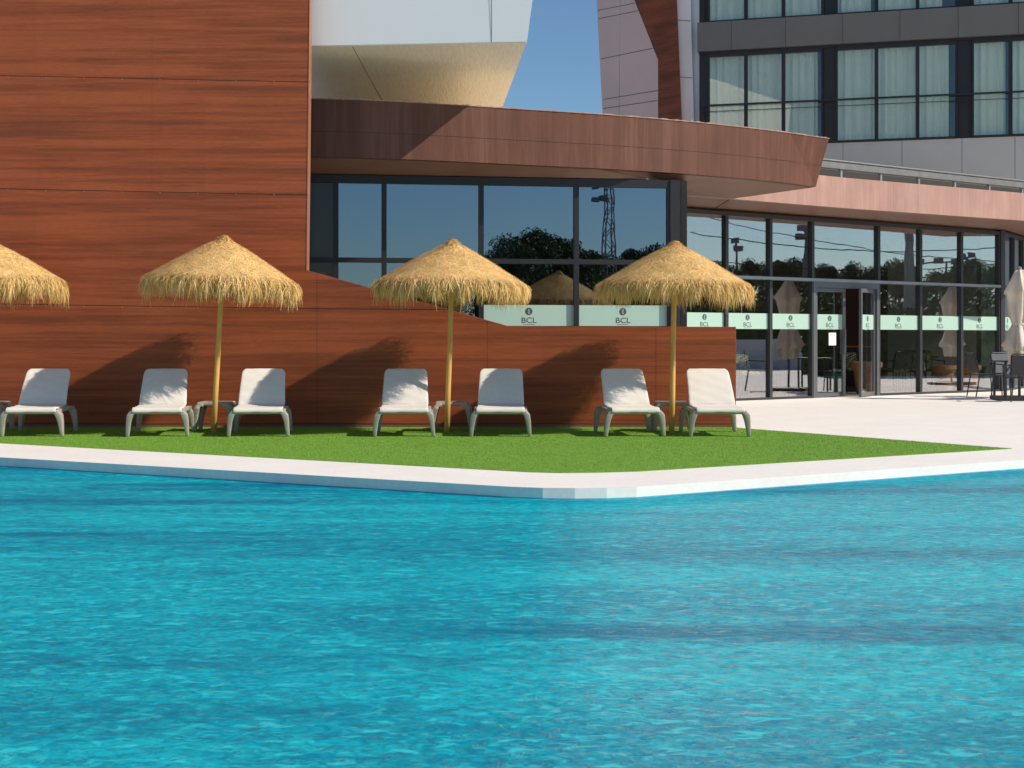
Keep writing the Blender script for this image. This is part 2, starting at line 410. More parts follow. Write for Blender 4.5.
YW = 18.25
tr0 = gp(738,428.3); tr1 = gp(1016,448.6)
turf_poly = [back_edge[0], iL0, iL1, gp(530,472.6), iM, gp(600,473.0), iR0, gp(1012,448.95), tr0, Vector((tr0.x, YW+.1)), Vector((-12, YW+.1)), Vector((-12, back_edge[0].y))]
mb = MB(); mb.prism(turf_poly, -.02, .006); tag(mb.build('artificial_lawn', M['turf_base']), kind='structure')
def inside(px, py, poly):
    r = np.zeros(len(px), bool); m_ = len(poly); j = m_-1
    for i in range(m_):
        xi, yi, xj, yj = poly[i][0], poly[i][1], poly[j][0], poly[j][1]
        c = ((yi > py) != (yj > py)) & (px < (xj-xi)*(py-yi)/(yj-yi+1e-12)+xi); r ^= c; j = i
    return r
N = 330000
bx = rng.uniform(-7.5, 5.6, N); by = rng.uniform(11.8, 18.3, N); k = inside(bx, by, turf_poly); bx, by = bx[k], by[k]; N = len(bx)
ang = rng.uniform(0, 2*PI, N); h = rng.uniform(.009, .015, N); wd = .003
lx = rng.normal(-.003, .006, N); ly = rng.normal(0, .006, N)
V = np.empty((N,3,3)); V[:,0] = np.c_[bx-np.cos(ang)*wd, by-np.sin(ang)*wd, np.full(N,.004)]
V[:,1] = np.c_[bx+np.cos(ang)*wd, by+np.sin(ang)*wd, np.full(N,.004)]; V[:,2] = np.c_[bx+lx, by+ly, h]
tn = np.clip(rng.normal(.5,.16,N) + .12*np.sin(bx*1.7+by*2.3)*np.sin(by*3.1-bx), 0, 1)
g = quick('grass', V.reshape(-1,3), np.arange(N*3).reshape(-1,3), M['turf'], None, np.repeat(tn,3))
tag(g, kind='stuff', label='short bright green artificial grass in front of the brown panel wall', cat='grass')

# ------------------------------------------------------------------ brown panel wall
def xw(px): return (px-512)/F*YW
def zw(py): return CH + (HZ-py)/F*YW
wr = root('panel_wall', (-4, YW, 0), 'tall reddish brown wood panelled wall stepping down in a slope behind the loungers', 'wall')
outline = [(-12,0),(xw(736),0),(xw(736),zw(326.8)),(xw(509),zw(326.2)),(xw(306),zw(270)),(xw(310.8),7.6),(-12,7.6)]
mb = MB(); mb.slabXZ(outline, YW, YW+.22); mb.build('wood_facing', M['wood'], wr, bevel=.004)
mb = MB()   # trims standing just proud of the cut edges
e = [(xw(310.8)+.002,7.6),(xw(306)+.002,zw(270))]
mb.add([(e[0][0],YW-.004,e[0][1]),(e[1][0],YW-.004,e[1][1]),(e[1][0],YW+.225,e[1][1]),(e[0][0],YW+.225,e[0][1]),
        (e[0][0]+.008,YW-.004,e[0][1]),(e[1][0]+.008,YW-.004,e[1][1]),(e[1][0]+.008,YW+.225,e[1][1]),(e[0][0]+.008,YW+.225,e[0][1])],
       [(0,1,2,3),(4,5,6,7),(0,1,5,4),(1,2,6,5),(2,3,7,6),(3,0,4,7)])
mb.build('edge_trim', M['copper_edge'], wr)
mb = MB()
def groove(x0,z0,x1,z1,t=.0033):
    dx,dz = x1-x0,z1-z0; L = math.hypot(dx,dz); nx,nz = -dz/L*t, dx/L*t
    mb.add([(x0-nx,YW-.0015,z0-nz),(x1-nx,YW-.0015,z1-nz),(x1+nx,YW-.0015,z1+nz),(x0+nx,YW-.0015,z0+nz)],[(0,1,2,3)])
groove(-12,zw(67),xw(310),zw(82)); groove(-12,zw(180),xw(309),zw(195))
groove(-12,zw(298),xw(320),zw(308.6)); groove(xw(320),zw(308.6),xw(449),zw(309.6))
groove(xw(317),zw(272.5),xw(317),.0,.0013); groove(xw(487.5),zw(320.5),xw(487.5),.0,.0013); groove(xw(656),zw(327.4),xw(656),.0,.0013)
groove(xw(152),7.6,xw(152),zw(191),.0006)
groove(-12,.045,xw(735),.045,.004)
mb.build('panel_joints', M['groove'], wr)
rv = []
for zz in (76,189,304):
    for px in range(-30,310,38): rv.append((xw(px), zw(zz+px*.017)))
mb = MB()
for x,z in rv: mb.box(x-.006,x+.006,YW-.004,YW,z-.02,z-.008)
mb.build('panel_screws', M['steel'], wr)
mb = MB(); mb.box(-12,xw(735)-.01,YW-.02,YW-.002,.0,.035); mb.build('plinth', M['rail_trim'], wr)

# ------------------------------------------------------------------ pavilion behind the wall: fascias, soffit, glazing
ZS = 3.66; ZT = 4.457; ZS2 = 3.545
def fp(px, py): d = (ZT-CH)*F/(HZ-py); return Vector(((px-512)/F*d, d))
ftop = [fp(311,98), fp(360,99.8), fp(400,101.8), fp(450,104.6), fp(505,108.2), fp(550,111), fp(600,114.2), fp(650,118.2), fp(700,122.6), fp(750,128), fp(790,133), fp(829,138.6)]
ftop[0].x = -3.15
fbot = [p.copy() for p in ftop]; fbot[-1].x -= .22; fbot[-2].x -= .05
pav = root('pavilion', (0, 22, 0), 'low glazed pavilion with brown curved metal canopy and pink fascia behind the panel wall', 'building')
mb = MB(); m_ = len(ftop)
fth = Vector((-.2,.35))*.4
vs = [(p.x,p.y,ZT) for p in ftop]+[(p.x,p.y,ZS) for p in fbot]+[(p.x+fth.x,p.y+fth.y,ZT) for p in ftop]+[(p.x+fth.x,p.y+fth.y,ZS) for p in fbot]
fs = []
for i in range(m_-1):
    fs += [(i,i+1,m_+i+1,m_+i),(2*m_+i,3*m_+i,3*m_+i+1,2*m_+i+1),(i,2*m_+i,2*m_+i+1,i+1),(m_+i,m_+i+1,3*m_+i+1,3*m_+i)]
fs += [(0,m_,3*m_,2*m_),(m_-1,3*m_-1,4*m_-1,2*m_-1)]
mb.add(vs,fs); fascia = mb.build('fascia', M['fascia'], pav)
mb = MB()    # the horizontal joint half-way up and the upright sheet joints
for i in range(m_-1):
    a, b = ftop[i], ftop[i+1]; nn = Vector(((b-a).y, -(b-a).x)).normalized()*.003
    z = 4.01
    ax, bx_ = a.lerp(fbot[i],.57), b.lerp(fbot[i+1],.57)
    mb.add([(ax.x+nn.x,ax.y+nn.y,z-.002),(bx_.x+nn.x,bx_.y+nn.y,z-.002),(bx_.x+nn.x,bx_.y+nn.y,z+.002),(ax.x+nn.x,ax.y+nn.y,z+.002)],[(0,1,2,3)])
    continue
    q = a.lerp(b,.55); s = (b-a).normalized()*.0035
    mb.add([(q.x-s.x+nn.x,q.y-s.y+nn.y,ZS+.002),(q.x+s.x+nn.x,q.y+s.y+nn.y,ZS+.002),(q.x+s.x+nn.x,q.y+s.y+nn.y,ZT-.002),(q.x-s.x+nn.x,q.y-s.y+nn.y,ZT-.002)],[(0,1,2,3)])
mb.build('joint', M['groove'], fascia)
mb = MB()    # ragged bright lip along the edge
for i in range(m_-1):
    a, b = ftop[i], ftop[i+1]
    for j in range(14):
        p = a.lerp(b,j/14); q = a.lerp(b,(j+1)/14); hh = .004+random.random()*.013
        u = Vector((q.x-p.x,q.y-p.y,0)).normalized(); nn = Vector((u.y,-u.x,0))
        mb.obox((p.x,p.y),u,nn,(0,(q-p).length*.98),(-.03,.008+random.random()*.006),(ZT-.004,ZT+hh))
mb.build('lip', M['fascia_pink'], fascia)

GA = Vector((3.09,25.3)); GB = Vector((10.6,30.7)); GC = Vector((12.9,34.3))
G1A = Vector((-2.94,20.3)); G1B = Vector((2.40,21.1))
def hit(px, A, B):           # where the line of sight through px meets the line AB
    k = (px-512)/F; d = B-A; t = (A.x-k*A.y)/(k*d.y-d.x); return A + d*t
f2 = [Vector((2.6,23.15)), Vector((3.72,23.9)), Vector((6.2,25.7)), Vector((10.35,28.35)), Vector((12.6,29.6))]
ZT2 = 4.10
mb = MB()
for a, b in zip(f2[:-1], f2[1:]):
    u = Vector((b.x-a.x,b.y-a.y,0)).normalized(); nn = Vector((u.y,-u.x,0))
    mb.obox(a,u,nn,(0,(b-a).length),(-.12,0),(ZS2,ZT2))
f2o = mb.build('fascia', M['fascia_pink'], pav); f2o['label'] = 'paler pink fascia over the entrance glazing'
mb = MB()
inner = []
for i in range(m_):
    x = fbot[i].x
    inner.append(Vector((x, 20.22+(x+2.72)*.16)) if x < 2.0 else Vector((2.0,20.975)).lerp(Vector((3.72,24.03)), (x-2.0)/(fbot[-1].x-2.0)))
vs=[]; 
for a_, b_ in zip(fbot, inner):
    q = a_+Vector((-.02,.14)) ; vs += [(q.x,q.y,ZS+.003),(b_.x,b_.y,ZS2+.002),(q.x,q.y,ZS+.05),(b_.x,b_.y,ZS2+.05)]
fs=[]
for i in range(m_-1): fs += [(4*i,4*i+1,4*i+5,4*i+4),(4*i+2,4*i+6,4*i+7,4*i+3)]
so_ = MB(); so_.add(vs,fs); so_.build('soffit', M['soffit'], pav, smooth=True); mb = MB(); mb.prism(inner + [Vector((3.72,32.5)), Vector((-3.3,32.5)), Vector((-3.3,20.22))], ZS2+.001, ZS2+.05); mb.build('soffit', M['soffit'], pav)
mb = MB(); mb.prism([Vector((3.75,24.06)), Vector((6.15,25.82)), Vector((10.3,28.47)), Vector((12.55,29.7)), Vector((14.5,39)), Vector((3.73,39))], ZS2+.003, ZS2+.05); mb.build('soffit', M['soffit'], pav)
mb = MB(); rf = [p + Vector((-.02,.14)) for p in ftop] + [Vector((4.1,24.3)), Vector((4.1,30)), Vector((-3.2,30)), Vector((-3.2,19.5))]; rf[0].x = -2.72
mb.prism(rf, ZT-.05, ZT-.012)
mb.prism([Vector((3.95,24.2)), Vector((6.15,25.84)), Vector((10.3,28.5)), Vector((12.55,29.75)), Vector((14,36)), Vector((3.95,30))], ZT2-.1, ZT2-.02)
mb.build('roof', M['roof'], pav)
# lobby behind the glass
mb = MB(); mb.prism([Vector((-3.1,20.45)), G1B+Vector((0,.08)), Vector((3.0,25.45)), GB+Vector((-.05,.08)), GC+Vector((-.1,.0)), Vector((13.5,36.5)), Vector((-3.1,31))], -.003, .004)
mb.build('lobby_floor', M['interior_floor'], pav)
mb = MB()
def wallseg(a,b,t=.15,z0=0.0,z1=3.54):
    a=Vector(a); b=Vector(b); u=Vector((b.x-a.x,b.y-a.y,0)).normalized(); nn=Vector((u.y,-u.x,0)); mb.obox(a,u,nn,(0,(b-a).length),(0,t),(z0+.004,z1))
wallseg((-3.1,30.4),(4,31.4),z1=3.54); wallseg((4,31.4),(13.4,37.6)); mb.build('back_wall', M['interior'], pav)
mb = MB(); wallseg((-3.1,18.8),(-3.1,30.4),.1); mb.build('side_wall', M['interior_dark'], pav); mb = MB(); wallseg((13.0,34.6),(13.4,37.6),.1); mb.build('side_wall', M['interior_dark'], pav)
mb = MB(); wallseg((2.55,21.2),(3.02,25.2),.1); mb.build('side_wall', M['interior_dark'], pav)
mb = MB(); wallseg(G1A+Vector((0,.05)),G1B+Vector((0,.05)),.1,0,1.0); mb.build('sill_wall', M['interior_dark'], pav)

# lettering on the films
def text_mesh(body, size):
    cu = bpy.data.curves.new('t', 'FONT'); cu.body = body; cu.size = size; cu.align_x = 'CENTER'; cu.extrude = 0; cu.offset = size*.004
    to = bpy.data.objects.new('t', cu); COL.objects.link(to); bpy.context.view_layer.update()
    me = bpy.data.meshes.new_from_object(to.evaluated_get(bpy.context.evaluated_depsgraph_get()))
    bpy.data.objects.remove(to); return [tuple(v.co) for v in me.vertices], [tuple(p.vertices) for p in me.polygons]
TXT = text_mesh('BCL', .115)
def logo(win, o, u, nn, uc, zb, k=1.0):
    """round emblem above the three letters and a fine line of print, on the film"""
    mb = MB(); off = .008
    def pt(a, z, e=0): p = Vector((o[0],o[1],0)) + u*a + nn*(off+e); return (p.x,p.y,z)
    vs, fs = TXT
    mb.add([pt(uc+v[0]*1.15*k, zb+.055*k+v[1]*k) for v in vs], fs)
    r = .055*k; zc = zb+.225*k
    mb.add([pt(uc+math.cos(2*PI*i/24)*r, zc+math.sin(2*PI*i/24)*r) for i in range(24)], [tuple(range(24))])
    for i in range(9):
        a = uc-.085*k+i*.0195*k; mb.add([pt(a,zb+.028*k),pt(a+.013*k,zb+.028*k),pt(a+.013*k,zb+.036*k),pt(a,zb+.036*k)],[(0,1,2,3)])
    mb.build('logo', M['print'], win)
    mb = MB()
    mb.add([pt(uc-.008*k,zc-.035*k,.001),pt(uc+.004*k,zc-.035*k,.001),pt(uc+.010*k,zc+.035*k,.001),pt(uc-.004*k,zc+.035*k,.001)],[(0,1,2,3)])
    mb.add([pt(uc-.008*k,zc-.035*k,.0012),pt(uc+.02*k,zc-.035*k,.0012),pt(uc+.02*k,zc-.027*k,.0012),pt(uc-.008*k,zc-.027*k,.0012)],[(0,1,2,3)])
    mb.build('emblem', M['print_light'], win)
ZTR = 2.30     # transom height
FB0, FB1 = 1.335, 1.63
def window(A, B, z0, z1, parent, gm, fw=.03, fd=.09, film=None, name='window', lg=True, label=None, fm=None, fo=0, topbar=None):
    u = Vector((B.x-A.x,B.y-A.y,0)); L = u.length; u.normalize(); nn = Vector((u.y,-u.x,0)); fm = fm or M['frame']
    mb = MB(); tb = topbar or fw
    mb.obox(A,u,nn,(.001,fw),(-fd/2,fd/2),(z0,z1)); mb.obox(A,u,nn,(L-fw,L-.001),(-fd/2,fd/2),(z0,z1))
    mb.obox(A,u,nn,(fw,L-fw),(-fd/2+.002,fd/2-.002),(z0,z0+fw)); mb.obox(A,u,nn,(fw,L-fw),(-fd/2+.002,fd/2-.002),(z1-tb,z1))
    wobj = mb.build(name, fm, parent)
    if label: wobj['label'] = label
    mb = MB(); mb.obox(A,u,nn,(fw-.004,L-fw+.004),(-.004,.004),(z0+fw-.004,z1-tb+.004)); mb.build('pane', gm, wobj)
    if film:
        mb = MB(); mb.obox(A,u,nn,(fw,L-fw),(.0045,.0060),film); mb.build('film', M['film'], wobj)
        if lg: logo(wobj, A, u, nn, L/2, film[0]-.01, 1.0)
    return wobj
# glazing above the panel wall
xs = [hit(p, G1A, G1B) for p in (336,384,481,576,669)]
window(hit(300,G1A,G1B),xs[0],ZTR,3.535,pav,mat('dark_reflection_glass',(.03,.022,.02),.15),.035,.12,topbar=.115,fm=M['black_frame']); window(hit(300,G1A,G1B),xs[0],1.0,ZTR,pav,bpy.data.materials['dark_reflection_glass'],.035,.12,fm=M['black_frame'])  # opaque dark panes: the slab wall's dark reflection put into their colour
for i in range(4):
    a, b = xs[i], xs[i+1]
    window(a,b,ZTR,3.535,pav,M['glass'],.035,.12,topbar=.115,fm=M['black_frame'])
    window(a,b,1.0,ZTR,pav,M['glass'],.035,.12,film=(1.345,1.655) if i>1 else None,lg=(i>1),fm=M['black_frame'])
u1 = Vector((G1B.x-G1A.x,G1B.y-G1A.y,0)).normalized(); n1 = Vector((u1.y,-u1.x,0))
mb = MB(); p = xs[4]; mb.obox(p,u1,n1,(.0,.15),(-.1,.08),(0.0,3.54)); mb.build('corner_post', M['black_frame'], pav)
# entrance glazing
px2 = [683,725,769,811,877,919,960,998]
ps = [hit(p, GA, GB) for p in px2]
u2 = Vector((GB.x-GA.x,GB.y-GA.y,0)).normalized(); n2 = Vector((u2.y,-u2.x,0))
for i in range(7):
    window(ps[i],ps[i+1],ZTR,3.50,pav,M['glass_clear'],.035,.12,topbar=.07)
    if i != 3: window(ps[i],ps[i+1],.006,ZTR-.002,pav,M['glass_clear'],.035,.12,film=(FB0,FB1))
mb = MB(); mb.obox(ps[0],u2,n2,(0,(ps[7]-ps[0]).length),(.061,.075),(ZTR-.03,ZTR+.025)); mb.build('transom_rail', M['steel'], pav)
mb = MB(); mb.obox(ps[7],u2,n2,(0,.14),(-.08,.08),(.005,3.53)); mb.build('corner_post', M['frame'], pav)
c0 = ps[7] + Vector((u2.x,u2.y))*.15
uc = Vector((GC.x-c0.x,GC.y-c0.y)).normalized()
for k in range(3):
    a = c0+uc*(1.0*k); b = c0+uc*(1.0*(k+1)); window(a,b,ZTR,3.50,pav,M['glass'],.035,.12,topbar=.07); window(a,b,.006,ZTR-.002,pav,M['glass'],.035,.12,film=(FB0,FB1))
# the door: closed left leaf, gap, right leaf standing ajar
dA, dB = ps[3], ps[4]; DL = (dB-dA).length
mb = MB(); mb.obox(dA,u2,n2,(.002,.075),(-.06,.066),(.006,ZTR-.004)); mb.obox(dA,u2,n2,(DL-.075,DL-.002),(-.06,.066),(.006,ZTR-.004)); mb.obox(dA,u2,n2,(.075,DL-.075),(-.06,.066),(ZTR-.15,ZTR-.004))
mb.build('door_frame', M['frame_light'], pav)
V2 = lambda v: Vector((v.x, v.y))
l0 = dA + V2(u2)*.08; l1 = dA + V2(u2)*(.08+(DL-.16)/2)
dr = window(l0,l1,.012,ZTR-.155,pav,M['glass_clear'],.075,.05,film=(FB0,FB1),name='door',label='closed left door leaf with a white notice',fm=M['frame_light'])
uL = (l1-l0).length
mb = MB(); mb.obox(l0,u2,n2,(uL*.47,uL*.47+.21),(.008,.010),(1.02,1.27)); mb.build('notice', M['paper'], dr)
mb = MB(); mb.obox(l0,u2,n2,(uL*.47+.11,uL*.47+.125),(.0105,.0115),(1.06,1.075)); mb.build('notice_mark', M['red_dot'], dr)
mb = MB(); mb.obox(l0,u2,n2,(uL-.055,uL-.035),(.05,.07),(.85,1.35)); mb.obox(l0,u2,n2,(uL-.055,uL-.035),(.02,.05),(.87,.89)); mb.obox(l0,u2,n2,(uL-.055,uL-.035),(.02,.05),(1.31,1.33)); mb.build('handle', M['steel'], dr)
r1_ = dA + V2(u2)*(DL-.08); ra = math.radians(22)
dv = -V2(u2); dv = Vector((dv.x*math.cos(ra)-dv.y*math.sin(ra), dv.x*math.sin(ra)+dv.y*math.cos(ra)))
r0_ = r1_ + dv*((DL-.16)/2)
window(r0_,r1_,.012,ZTR-.155,pav,M['glass_clear'],.075,.05,film=(FB0,FB1),name='door',label='right door leaf standing ajar',fm=M['frame_light'])

# railing on the pavilion roof
rl = root('roof_railing', (9,28.2,ZT2-.02), 'thick grey metal rail on short posts along the pavilion roof', 'railing')
ra0 = Vector((5.0,25.7)); ra1 = Vector((12.3,30.9)); ur = Vector((ra1.x-ra0.x,ra1.y-ra0.y,0)).normalized(); nr = Vector((ur.y,-ur.x,0)); LR=(ra1-ra0).length
mb = MB(); mb.obox(ra0,ur,nr,(0,LR),(-.07,.07),(4.36,4.49)); mb.obox(ra0,ur,nr,(0,LR),(-.10,.09),(4.493,4.525)); mb.build('rail', M['galv'], rl, bevel=.01); mb = MB(); mb.obox(ra0,ur,nr,(0,LR),(-.55,-.45),(4.085,4.42)); mb.build('dark_backing', M['interior_dark'], rl)  # dark strip added behind the posts to darken the gap under the rail
for k in range(8):
    mb = MB(); mb.obox(ra0,ur,nr,(.35+k*1.14,.40+k*1.14),(-.03,.03),(4.085,4.36)); mb.build('post', M['steel'], rl)

# ------------------------------------------------------------------ white angular block overhanging the canopy
zb = 5.06; b0 = Vector((-2.72,18.66)); b1 = Vector((.197,18.4)); b2 = Vector((-.30,25.6)); b3 = Vector((-6,25.6)); b4 = Vector((-6,18.80)); b5 = Vector((-4,18.75))
blk = root('angular_block', (-1.2,20,4.3), 'white angular upper block with a cream underside jutting out above the canopy', 'building')
ex = .66
mb = MB(); bl = [b0,b1,b2,b3,b4,b5]; top = [(p.x+(ex if i in (1,2) else 0),p.y,10) for i,p in enumerate(bl)]
bot = [(p.x,p.y,zb) for p in bl]
mb.add(bot+top,[tuple(range(6,12)),tuple(range(6))[::-1]]+[(i,(i+1)%6,(i+1)%6+6,i+6) for i in range(6)]); mb.build('cladding', M['white_panel'], blk)
mb = MB(); mb.prism([b0+Vector((.003,.01)),b1+Vector((-.006,.01)),b2,b3,b4+Vector((0,.01)),b5+Vector((.003,.01))], zb-.012, zb-.003); mb.build('underside', M['cream_soffit'], blk)
mb = MB()
def bj(px):
    ub = (b1-b0).normalized(); p = hit(px,b0,b1); u=Vector((ub.x,ub.y,0)); nn=Vector((u.y,-u.x,0)); mb.obox(p,u,nn,(-.004,.004),(0,.002),(zb,9.9))
bj(491.5)
mb.build('joint', M['frame_light'], blk)
mb = MB(); mb.box(-2.13,-2.122,18.65,25.3,zb-.0145,zb-.0125); mb.build('underside_joint', M['rail_trim'], blk)
mb = MB(); mb.box(-5.9,-.6,25.2,25.5,4.26,zb-.013); mb.build('rear_support', M['cream_soffit'], blk)

# ------------------------------------------------------------------ hotel tower
TA = Vector(((698-512)/F*36.0,36.0)); d1 = 36.0/1.063; TB_ = Vector(((1024-512)/F*d1,d1))
ut2 = (TB_-TA).normalized(); ut = Vector((ut2.x,ut2.y,0)); nt = Vector((ut.y,-ut.x,0))
TE = TA + ut2*15
tw = root('hotel_tower', (9,36,0), 'grey hotel tower with bands of curtained windows and slanted pink and wood flanks', 'building')
def tz(py): return CH+(HZ-py)/F*36.0      # heights at the tower's left corner
def tu(px): return (hit(px,TA,TB_)-TA).length*(1 if px>=698 else -1)
LT = (TE-TA).length
z_sill, z_hd, z_sp1, z_top = tz(148), tz(55), tz(53), tz(24)
mb = MB(); mb.obox(TA,ut,nt,(0,LT),(-.3,0),(0,z_sill)); mb.build('wall', M['pale_panel'], tw)
mb = MB(); mb.obox(TA,ut,nt,(0,LT),(-.3,.14),(z_sp1+.01,z_top)); 
H = z_top - z_sill                          # storey height
mb.obox(TA,ut,nt,(0,LT),(-.3,.14),(z_sp1+.01+H,z_top+H)); mb.build('spandrel', M['grey_panel'], tw)
mb = MB(); mb.obox(TA,ut,nt,(0,LT),(-1.3,-.9),(0,z_top+H)); mb.build('room_wall', M['interior_dark'], tw)
jx = [732,786,843,900,958,1018]
mb = MB()
for p in jx:
    for q in (0,1): mb = MB(); mb.obox(TA,ut,nt,(tu(p)-.006,tu(p)+.006),(.14,.1425),(z_sp1+.012+H*q,z_top-.002+H*q)); mb.build('spandrel_joint', M['frame'], tw)
mb = MB()
for p in (843,902,962,1015): mb.obox(TA,ut,nt,(tu(p)-.006,tu(p)+.006),(0,.0025),(3,z_sill-.01))
mb.build('wall_joint', M['frame_light'], tw)
groups = [(705,[(708,746),(746,783.5),(783.5,823)]),(822,[(836,876.5),(876.5,917.5),(917.5,957)]),(957,[(972,1010.5),(1010.5,1052),(1052,1094)])]
def curtain(parent, a, b, z0, z1, m_):
    A = TA+ut2*a; L = b-a; nseg = 60; vs=[]; fs=[]; ph = random.random()*6; off=.16
    for i in range(nseg+1):
        s = i/nseg*L; w_ = .035*math.sin(s*34+ph+1.4*math.sin(s*5+ph))+.012*math.sin(s*71)
        p = Vector((A.x,A.y,0))+ut*s-nt*(off+w_); vs += [(p.x,p.y,z0),(p.x,p.y,z1)]
    for i in range(nseg): fs.append((2*i,2*i+2,2*i+3,2*i+1))
    mbc = MB(); mbc.add(vs,fs); mbc.build('curtain', m_, parent, smooth=True)
M['curtain'] = mottled('sheer_curtain', (.84,.86,.74), (.92,.92,.82), 3, .9, 0)
for lv in (0,1):
    zz0 = z_sill + H*lv + .01; zz1 = z_hd + H*lv if lv == 0 else z_hd + H
    for gx, panes in groups:
        for (a, b) in panes:
            ua, ub = tu(a), tu(b); A = TA+ut2*ua; B = TA+ut2*ub
            wo_ = window(A,B,zz0,zz1,tw,M['glass_tower'],.045,.10,fm=M['black_frame'],topbar=.08)
            gap = random.random()*.4 if random.random()<.25 else 0
            curtain(wo_, ua-.03, ub+.03-gap, zz0+.02, zz1-.02, M['curtain'])
    for gx in (699.5,823,957):
        e_ = {699.5:708,823:836,957:972}[gx]
        mb = MB(); mb.obox(TA,ut,nt,(tu(gx)+.01 if gx>700 else .03,tu(e_)-.002),(-.25,-.02),(zz0,zz1)); mb.build('pier', M['black_frame'], tw)
    mb = MB(); zr = zz0+ (148-107)/F*36.0
    mb.obox(TA,ut,nt,(.05,LT),(.06,.10),(zr-.02,zr+.025))
    for px in (704,745,783,823,836,876,917,957,972,1010,1050): mb.obox(TA,ut,nt,(tu(px)-.012,tu(px)+.012),(.065,.095),(zz0,zr-.02))
    mb.obox(TA,ut,nt,(.05,LT),(.07,.09),(zr-.16,zr-.145))
    mb.build('balcony_rail', M['black_frame'], tw)
mb = MB(); mb.obox(TA,ut,nt,(.02,LT),(-.31,.02),(z_hd+.002,z_sp1+.008)); mb.build('head', M['black_frame'], tw)
# cool white pilaster, wood strip, pink slanted wing
ZTOP = 12.0
def fq(name, pts_bot, pts_top, m_, parent=tw):   # upright sheet between two px lines, with thickness
    vs = [tuple(p) for p in pts_bot+pts_top]; back = [(x+.1,y+.6,z) for x,y,z in vs]
    mbx = MB(); mbx.add(vs+back,[(0,1,3,2),(4,6,7,5),(0,4,5,1),(2,3,7,6),(0,2,6,4),(1,5,7,3)]); return mbx.build(name, m_, parent)
def pk(px, py, Y): return tuple(P(px,py,Y))
# side face then front face of the pilaster
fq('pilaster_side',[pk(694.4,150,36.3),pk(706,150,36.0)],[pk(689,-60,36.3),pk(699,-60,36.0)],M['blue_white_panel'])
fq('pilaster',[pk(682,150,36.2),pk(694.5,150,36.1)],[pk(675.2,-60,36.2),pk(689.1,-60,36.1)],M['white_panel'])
def upr(pts, m_, name):
    vs = [pk(*p) for p in pts]; n_ = len(vs); back = [(x+(.25 if name=='pink_wing' else -.05),y+.3,z) for x,y,z in vs]
    mbx = MB(); mbx.add(vs+back,[tuple(range(n_)),tuple(range(n_,2*n_))[::-1]]+[(i,(i+1)%n_,(i+1)%n_+n_,i+n_) for i in range(n_)]); return mbx.build(name,m_,tw)
def dW(px): return 36.5 + (658-px)*.0273
upr([(603.6,135,dW(603.6)),(658,135,dW(658)),(658,60,dW(658)),(610.6,-60,dW(610.6)),(593.5,-60,dW(593.5))], M['pink_panel'], 'pink_wing')
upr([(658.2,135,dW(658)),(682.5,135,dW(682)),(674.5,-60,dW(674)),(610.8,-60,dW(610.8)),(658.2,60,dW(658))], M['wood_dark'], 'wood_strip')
mb = MB()
def wj(a, b):
    p, q = [Vector(pk(x,y,dW(x)-.012)) for x,y in (a,b)]; up = Vector((0,0,.010))
    if abs(a[0]-b[0]) < 3: up = Vector((.010,0,0))
    mb.add([p-up,q-up,q+up,p+up],[(0,1,2,3)])
wj((597.5,10.5),(635,3)); wj((598.3,18.8),(639,10.5)); wj((601,59),(654,48)); wj((603,99.5),(657.5,90.5)); wj((603.3,108.5),(657.5,100.5))
wj((620.5,0),(619.3,118))
mb.build('wing_joint', M['frame_light'], tw)
mb = MB()
for y0,y1 in ((20,21),(77,78)):
    p, q = Vector(pk(677.5 if y0<50 else 679.5,y0,36.1)), Vector(pk(690.5 if y0<50 else 692.5,y1,36.08)); up = Vector((0,0,.008)); mb.add([p-up,q-up,q+up,p+up],[(0,1,2,3)])
mb.build('pilaster_joint', M['frame_light'], tw)

